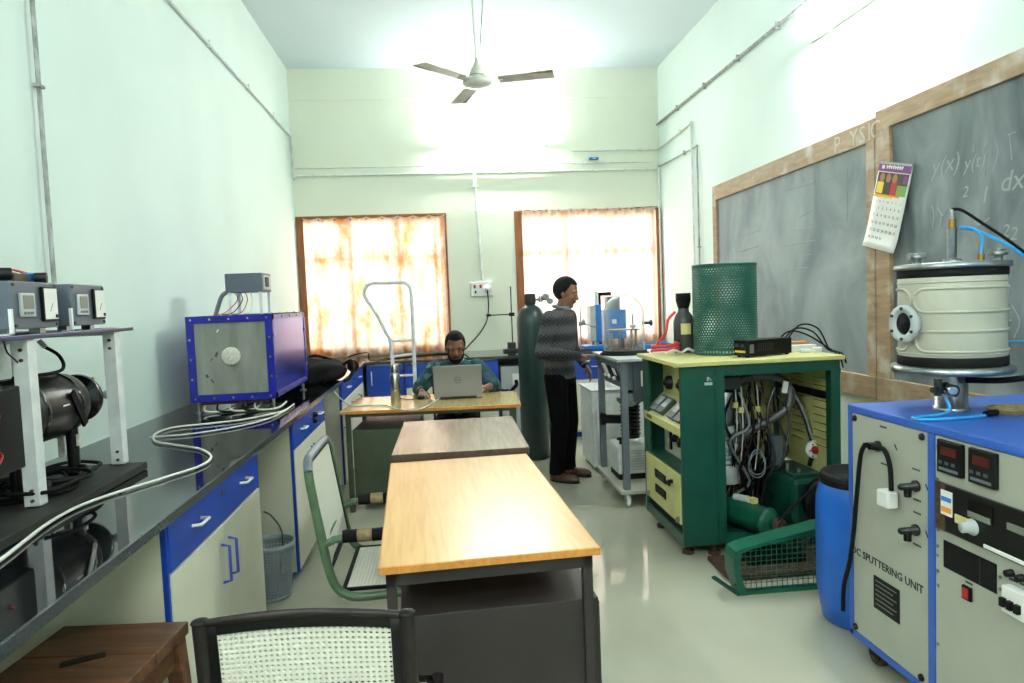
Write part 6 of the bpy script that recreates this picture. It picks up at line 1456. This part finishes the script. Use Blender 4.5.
def head_details(parent, c, R, beard, skin_lip='lips', k=.97):
    P = lambda x, y, z: Vector(c) + R @ (Vector((x, y, z))*k)
    hp = parent
    # hair cap
    b = MB(); n, m = 64, 44
    for i in range(m):
        for j in range(n):
            q = []
            for (a_, b_) in ((i, j), (i+1, j), (i+1, j+1), (i, j+1)):
                t_ = PI*a_/m; f_ = 2*PI*b_/n; q.append(Vector((-.012+.103*math.sin(t_)*math.cos(f_), .082*math.sin(t_)*math.sin(f_), .03+.103*math.cos(t_))))
            g_ = sum(q, Vector())/4
            X_ = g_.x
            line = -.07 if X_ < -.03 else (-.07+.05*(X_+.03)/.03 if X_ < 0 else (-.015+.1*X_/.035 if X_ < .035 else .086))
            if g_.z > line: b.add([P(*v) for v in q], [(0, 1, 2, 3)], True)
    b.build('hair', 'hair', hp, solid=.012)
    for s_ in (-1, 1):
        b = MB(); b.sph(P(.083, s_*.032, .006), (.006*k, .0125*k, .006*k), 12, 8, R); ey = b.build('eye', 'eye_white', hp)
        b = MB(); b.sph(P(.0875, s_*.032, .005), (.004*k, .007*k, .006*k), 10, 6, R); b.build('iris', 'black_gloss', ey)
        b = MB(); b.cap(P(.093, s_*.018, .028), P(.086, s_*.05, .027), .0045*k, .003*k, 8); b.build('eyebrow', 'hair', hp)
    b = MB(); b.cap(P(.096, .017, -.063), P(.096, -.017, -.063), .006*k, .006*k, 8); b.build('lips', skin_lip, hp)
    b = MB(); b.cap(P(.1, .0, -.05), P(.09, .026, -.056), .006*k, .004*k, 8); b.cap(P(.1, .0, -.05), P(.09, -.026, -.056), .006*k, .004*k, 8); b.build('moustache', 'hair', hp)
    if beard:
        b = MB(); n, m = 36, 26
        for i in range(m):
            for j in range(n):
                q = []
                for (a_, b_) in ((i, j), (i+1, j), (i+1, j+1), (i, j+1)):
                    t_ = PI*a_/m; f_ = 2*PI*b_/n; q.append(Vector((.034+.072*math.sin(t_)*math.cos(f_), .066*math.sin(t_)*math.sin(f_), -.045+.087*math.cos(t_))))
                g_ = sum(q, Vector())/4
                if g_.x > -.02 and (g_.z < -.078 or (abs(g_.y) > .048 and g_.z < .0 and g_.x < .06)): b.add([P(*v) for v in q], [(0, 1, 2, 3)], True)
        b.build('beard', 'hair', hp, solid=.008)
def hand(mb, w, f, nrm, side, curl=.5):
    # w wrist, f forward direction, nrm back-of-hand normal, side: +1 thumb towards f x nrm
    w = Vector(w); f = Vector(f).normalized(); nrm = Vector(nrm); nrm = (nrm-f*nrm.dot(f)).normalized(); s_ = f.cross(nrm)*side
    for q in (-.024, -.008, .008, .024): mb.cap(w+f*.01+s_*q*.7, w+f*.075+s_*q, .013, .011, 10)
    for q, L in ((-.031, .055), (-.0105, .07), (.0105, .078), (.031, .068)):
        a = w+f*.078+s_*q; d = f
        for seg, fr in ((0, .45), (1, .32), (2, .25)):
            d = (f*math.cos(curl*(seg+.6)) - nrm*math.sin(curl*(seg+.6))).normalized(); e = a+d*L*fr; mb.cap(a, e, .0085-.0006*seg, .0078-.0006*seg, 8); a = e
    a = w+f*.025+s_*.028; e = a+(f*.6+s_*.8-nrm*.3).normalized()*.035; mb.cap(a, e, .012, .01, 8); mb.cap(e, e+(f*.9+s_*.2-nrm*.4).normalized()*.032, .01, .008, 8)

# standing person
SP = Vector((.955, 5.63, 0)); SR = -.65
t = thing('person', 'standing person in a banded grey sweater and black trousers reaching to the cart', 'person', SP, SR)
Rh = Euler((0, .28, .32)).to_matrix()
hc = (.075, .01, 1.545)
sh = {-1: [(.015, -.175, 1.345), (-.03, -.25, 1.07), (.225, -.07, 1.03)], 1: [(.015, .175, 1.345), (.0, .24, 1.08), (.14, .2, .93)]}
b = MB()
b.loft([(.0, 0, .84, .09, .14), (0, 0, .95, .09, .135), (.005, 0, 1.05, .095, .135), (.015, 0, 1.2, .105, .15), (.02, 0, 1.3, .1, .155), (.02, 0, 1.36, .08, .14), (.025, 0, 1.41, .055, .07)])
b.cap((.025, 0, 1.36), (.065, 0, 1.49), .054, .05); head(b, hc, Rh)
for s_ in (-1, 1):
    S_, E_, W_ = sh[s_]
    b.cap(S_, E_, .045, .036); b.cap(E_, W_, .036, .026)
    b.cap((0, s_*.08, .88), (.03, s_*.09, .48), .075, .05); b.cap((.03, s_*.09, .48), (-.01, s_*.1, .09), .05, .036); b.cap((-.01, s_*.1, .05), (.12, s_*.12, .035), .036, .03)
hand(b, sh[-1][2], (.85, .5, .05), (.1, 0, 1), 1, .5); hand(b, sh[1][2], (.55, -.1, -.85), (.5, .6, .3), -1, .35)
remeshed('body', b, 'skin', t, .0065, 3)
head_details(t, hc, Rh, False)
b = MB()
b.loft([(.0, 0, .835, .112, .168), (0, 0, .87, .118, .172), (.0, 0, .95, .115, .165), (.005, 0, 1.05, .116, .162), (.015, 0, 1.2, .124, .176), (.02, 0, 1.3, .118, .18), (.02, 0, 1.37, .09, .155), (.03, 0, 1.415, .062, .075)])
for s_ in (-1, 1):
    S_, E_, W_ = [Vector(q) for q in sh[s_]]; b.cap(S_, E_, .066, .056); b.cap(E_, E_.lerp(W_, .93), .054, .04)
remeshed('sweater', b, 'sweater', t, .009, 5)
b = MB(); b.tube([(.035+.066*math.cos(a), .068*math.sin(a), 1.418+.012*math.cos(a)*-1+.012) for a in [2*PI*i/20 for i in range(20)]], .014, 8, closed=True); b.build('collar', 'grey_paint', t)
b = MB(); b.loft([(0, 0, .80, .115, .165), (0, 0, .86, .112, .165), (0, 0, .94, .104, .152)])
for s_ in (-1, 1):
    b.cap((0, s_*.078, .86), (.03, s_*.09, .48), .098, .076); b.cap((.03, s_*.09, .48), (-.005, s_*.1, .12), .076, .062); b.cyl((-.005, s_*.1, .15), (-.005, s_*.1, .055), .064, .068)
remeshed('trousers', b, 'trousers', t, .009, 5)
for s_ in (-1, 1):
    b = MB(); c_ = Vector((.05, s_*.112, 0)); b.sph(c_+Vector((.03, .004*s_, .03)), (.125, .048, .045), 20, 12); b.sph(c_+Vector((-.06, 0, .045)), (.055, .042, .05), 16, 10)
    for v in b.v: v.z = max(v.z, .012)
    so = b.build('shoe', 'shoe', t); b = MB(); b.sph(c_+Vector((.02, 0, .008)), (.14, .05, .012), 20, 8); 
    for v in b.v: v.z = max(v.z, .0)
    b.build('sole', 'black_rubber', so)
b = MB(); W_ = Vector(sh[1][2]); b.tube([W_+Vector((.0+.034*math.cos(a), .036*math.sin(a), .02*math.cos(a)+.02)) for a in [2*PI*i/16 for i in range(16)]], .006, 6, closed=True); b.build('wristwatch', 'steel', t)

# seated person behind the laptop
SP2 = Vector((.10, 5.98, 0)); SR2 = -PI/2
t = thing('person', 'seated bearded person in a green patterned shirt working at the laptop', 'person', SP2, SR2)
Rh = Euler((0, .32, .03)).to_matrix()
hc = (.34, -.0, 1.138)
sh = {-1: [(.19, -.175, .955), (.2, -.31, .795), (.40, -.285, .79)], 1: [(.19, .175, .955), (.22, .31, .795), (.43, .2, .79)]}
b = MB()
def ring(c, ax, rx, ry, n=20):
    c = Vector(c); ax = Vector(ax).normalized(); y = Vector((0, 1, 0)); x = y.cross(ax).normalized()
    return [c + x*(rx*math.cos(2*PI*k/n)) + y*(ry*math.sin(2*PI*k/n)) for k in range(n)]
def loft2(mb, rings):
    n = len(rings[0]); vs = [p for r_ in rings for p in r_]; m_ = len(rings)
    mb.add(vs, [(i*n+k, i*n+(k+1) % n, (i+1)*n+(k+1) % n, (i+1)*n+k) for i in range(m_-1) for k in range(n)], True)
    mb.add(vs[:n], [tuple(range(n-1, -1, -1))]); mb.add(vs[-n:], [tuple(range(n))])
TA = (.36, 0, 1)
loft2(b, [ring((.0, 0, .46), TA, .1, .15), ring((.03, 0, .58), TA, .1, .14), ring((.09, 0, .75), TA, .1, .145), ring((.15, 0, .9), TA, .095, .155), ring((.19, 0, .98), TA, .07, .13), ring((.215, 0, 1.02), TA, .05, .065)])
b.cap((.2, 0, .98), (.30, 0, 1.08), .056, .052); head(b, hc, Rh)
for s_ in (-1, 1):
    S_, E_, W_ = sh[s_]; b.cap(S_, E_, .046, .038); b.cap(E_, W_, .038, .027)
    b.cap((.02, s_*.09, .5), (.44, s_*.12, .51), .08, .055); b.cap((.44, s_*.12, .51), (.40, s_*.12, .09), .052, .036); b.cap((.4, s_*.12, .05), (.53, s_*.13, .035), .036, .03)
hand(b, sh[-1][2], (1, .1, -.12), (0, 0, 1), -1, .3); hand(b, sh[1][2], (1, -.35, -.05), (0, 0, 1), 1, .3)
remeshed('body', b, 'skin', t, .0065, 3)
head_details(t, hc, Rh, True)
b = MB()
loft2(b, [ring((-.005, 0, .45), TA, .125, .175), ring((.03, 0, .58), TA, .122, .17), ring((.09, 0, .75), TA, .12, .172), ring((.15, 0, .9), TA, .112, .178), ring((.19, 0, .985), TA, .085, .15), ring((.215, 0, 1.022), TA, .06, .072)])
for s_ in (-1, 1):
    S_, E_, W_ = [Vector(q) for q in sh[s_]]; b.cap(S_, E_, .072, .064); b.cap(E_, E_.lerp(W_, .18), .062, .056)
remeshed('shirt', b, 'shirt_green', t, .009, 5)
b = MB(); b.tube([(.235+.058*math.cos(a), .07*math.sin(a), 1.025-.02*math.cos(a)) for a in [2*PI*i/20 for i in range(20)]], .012, 8, closed=True); b.build('collar', 'shirt_green', t)
b = MB(); loft2(b, [ring((-.02, 0, .42), TA, .125, .17), ring((0, 0, .5), TA, .125, .172), ring((.02, 0, .56), TA, .11, .155)])
for s_ in (-1, 1):
    b.cap((.02, s_*.09, .5), (.44, s_*.12, .51), .098, .074); b.cap((.44, s_*.12, .51), (.405, s_*.12, .12), .074, .06)
remeshed('trousers', b, 'trousers', t, .009, 5)
for s_ in (-1, 1):
    b = MB(); b.sph((.46, s_*.125, .03), (.13, .048, .045), 18, 10)
    for v in b.v: v.z = max(v.z, .005)
    b.build('shoe', 'shoe', t)
b = MB(); W_ = Vector(sh[-1][2]); b.tube([W_+Vector((-.03, .032*math.cos(a), .03*math.sin(a))) for a in [2*PI*i/16 for i in range(16)]], .007, 6, closed=True); b.build('wristwatch', 'black', t)
# his chair
t = thing('office_chair', 'dark chair under the seated person behind the laptop table', 'chair', SP2+Vector((0, .02, 0)), SR2)
b = MB(); b.box(-.24, .24, -.23, .23, .36, .40); b.build('seat', 'black_rubber', t, bevel=.012)
b = MB(); b.obox((-.27, 0, .68), (.03, .42, .34), (0, -.12, 0)); b.build('backrest', 'black_rubber', t, bevel=.012)
for x in (-.22, .22):
    for y in (-.2, .2):
        b = MB(); b.cyl((x, y, 0), (x*.95, y, .36), .013, n=10); b.build('leg', 'dark_steel', t)
for y in (-.2, .2):
    b = MB(); b.tube([(-.22, y, .38), (-.27, y, .42), (-.285, y, .55), (-.3, y, .75)], .013, 8, sub=4); b.build('back_upright', 'dark_steel', t)
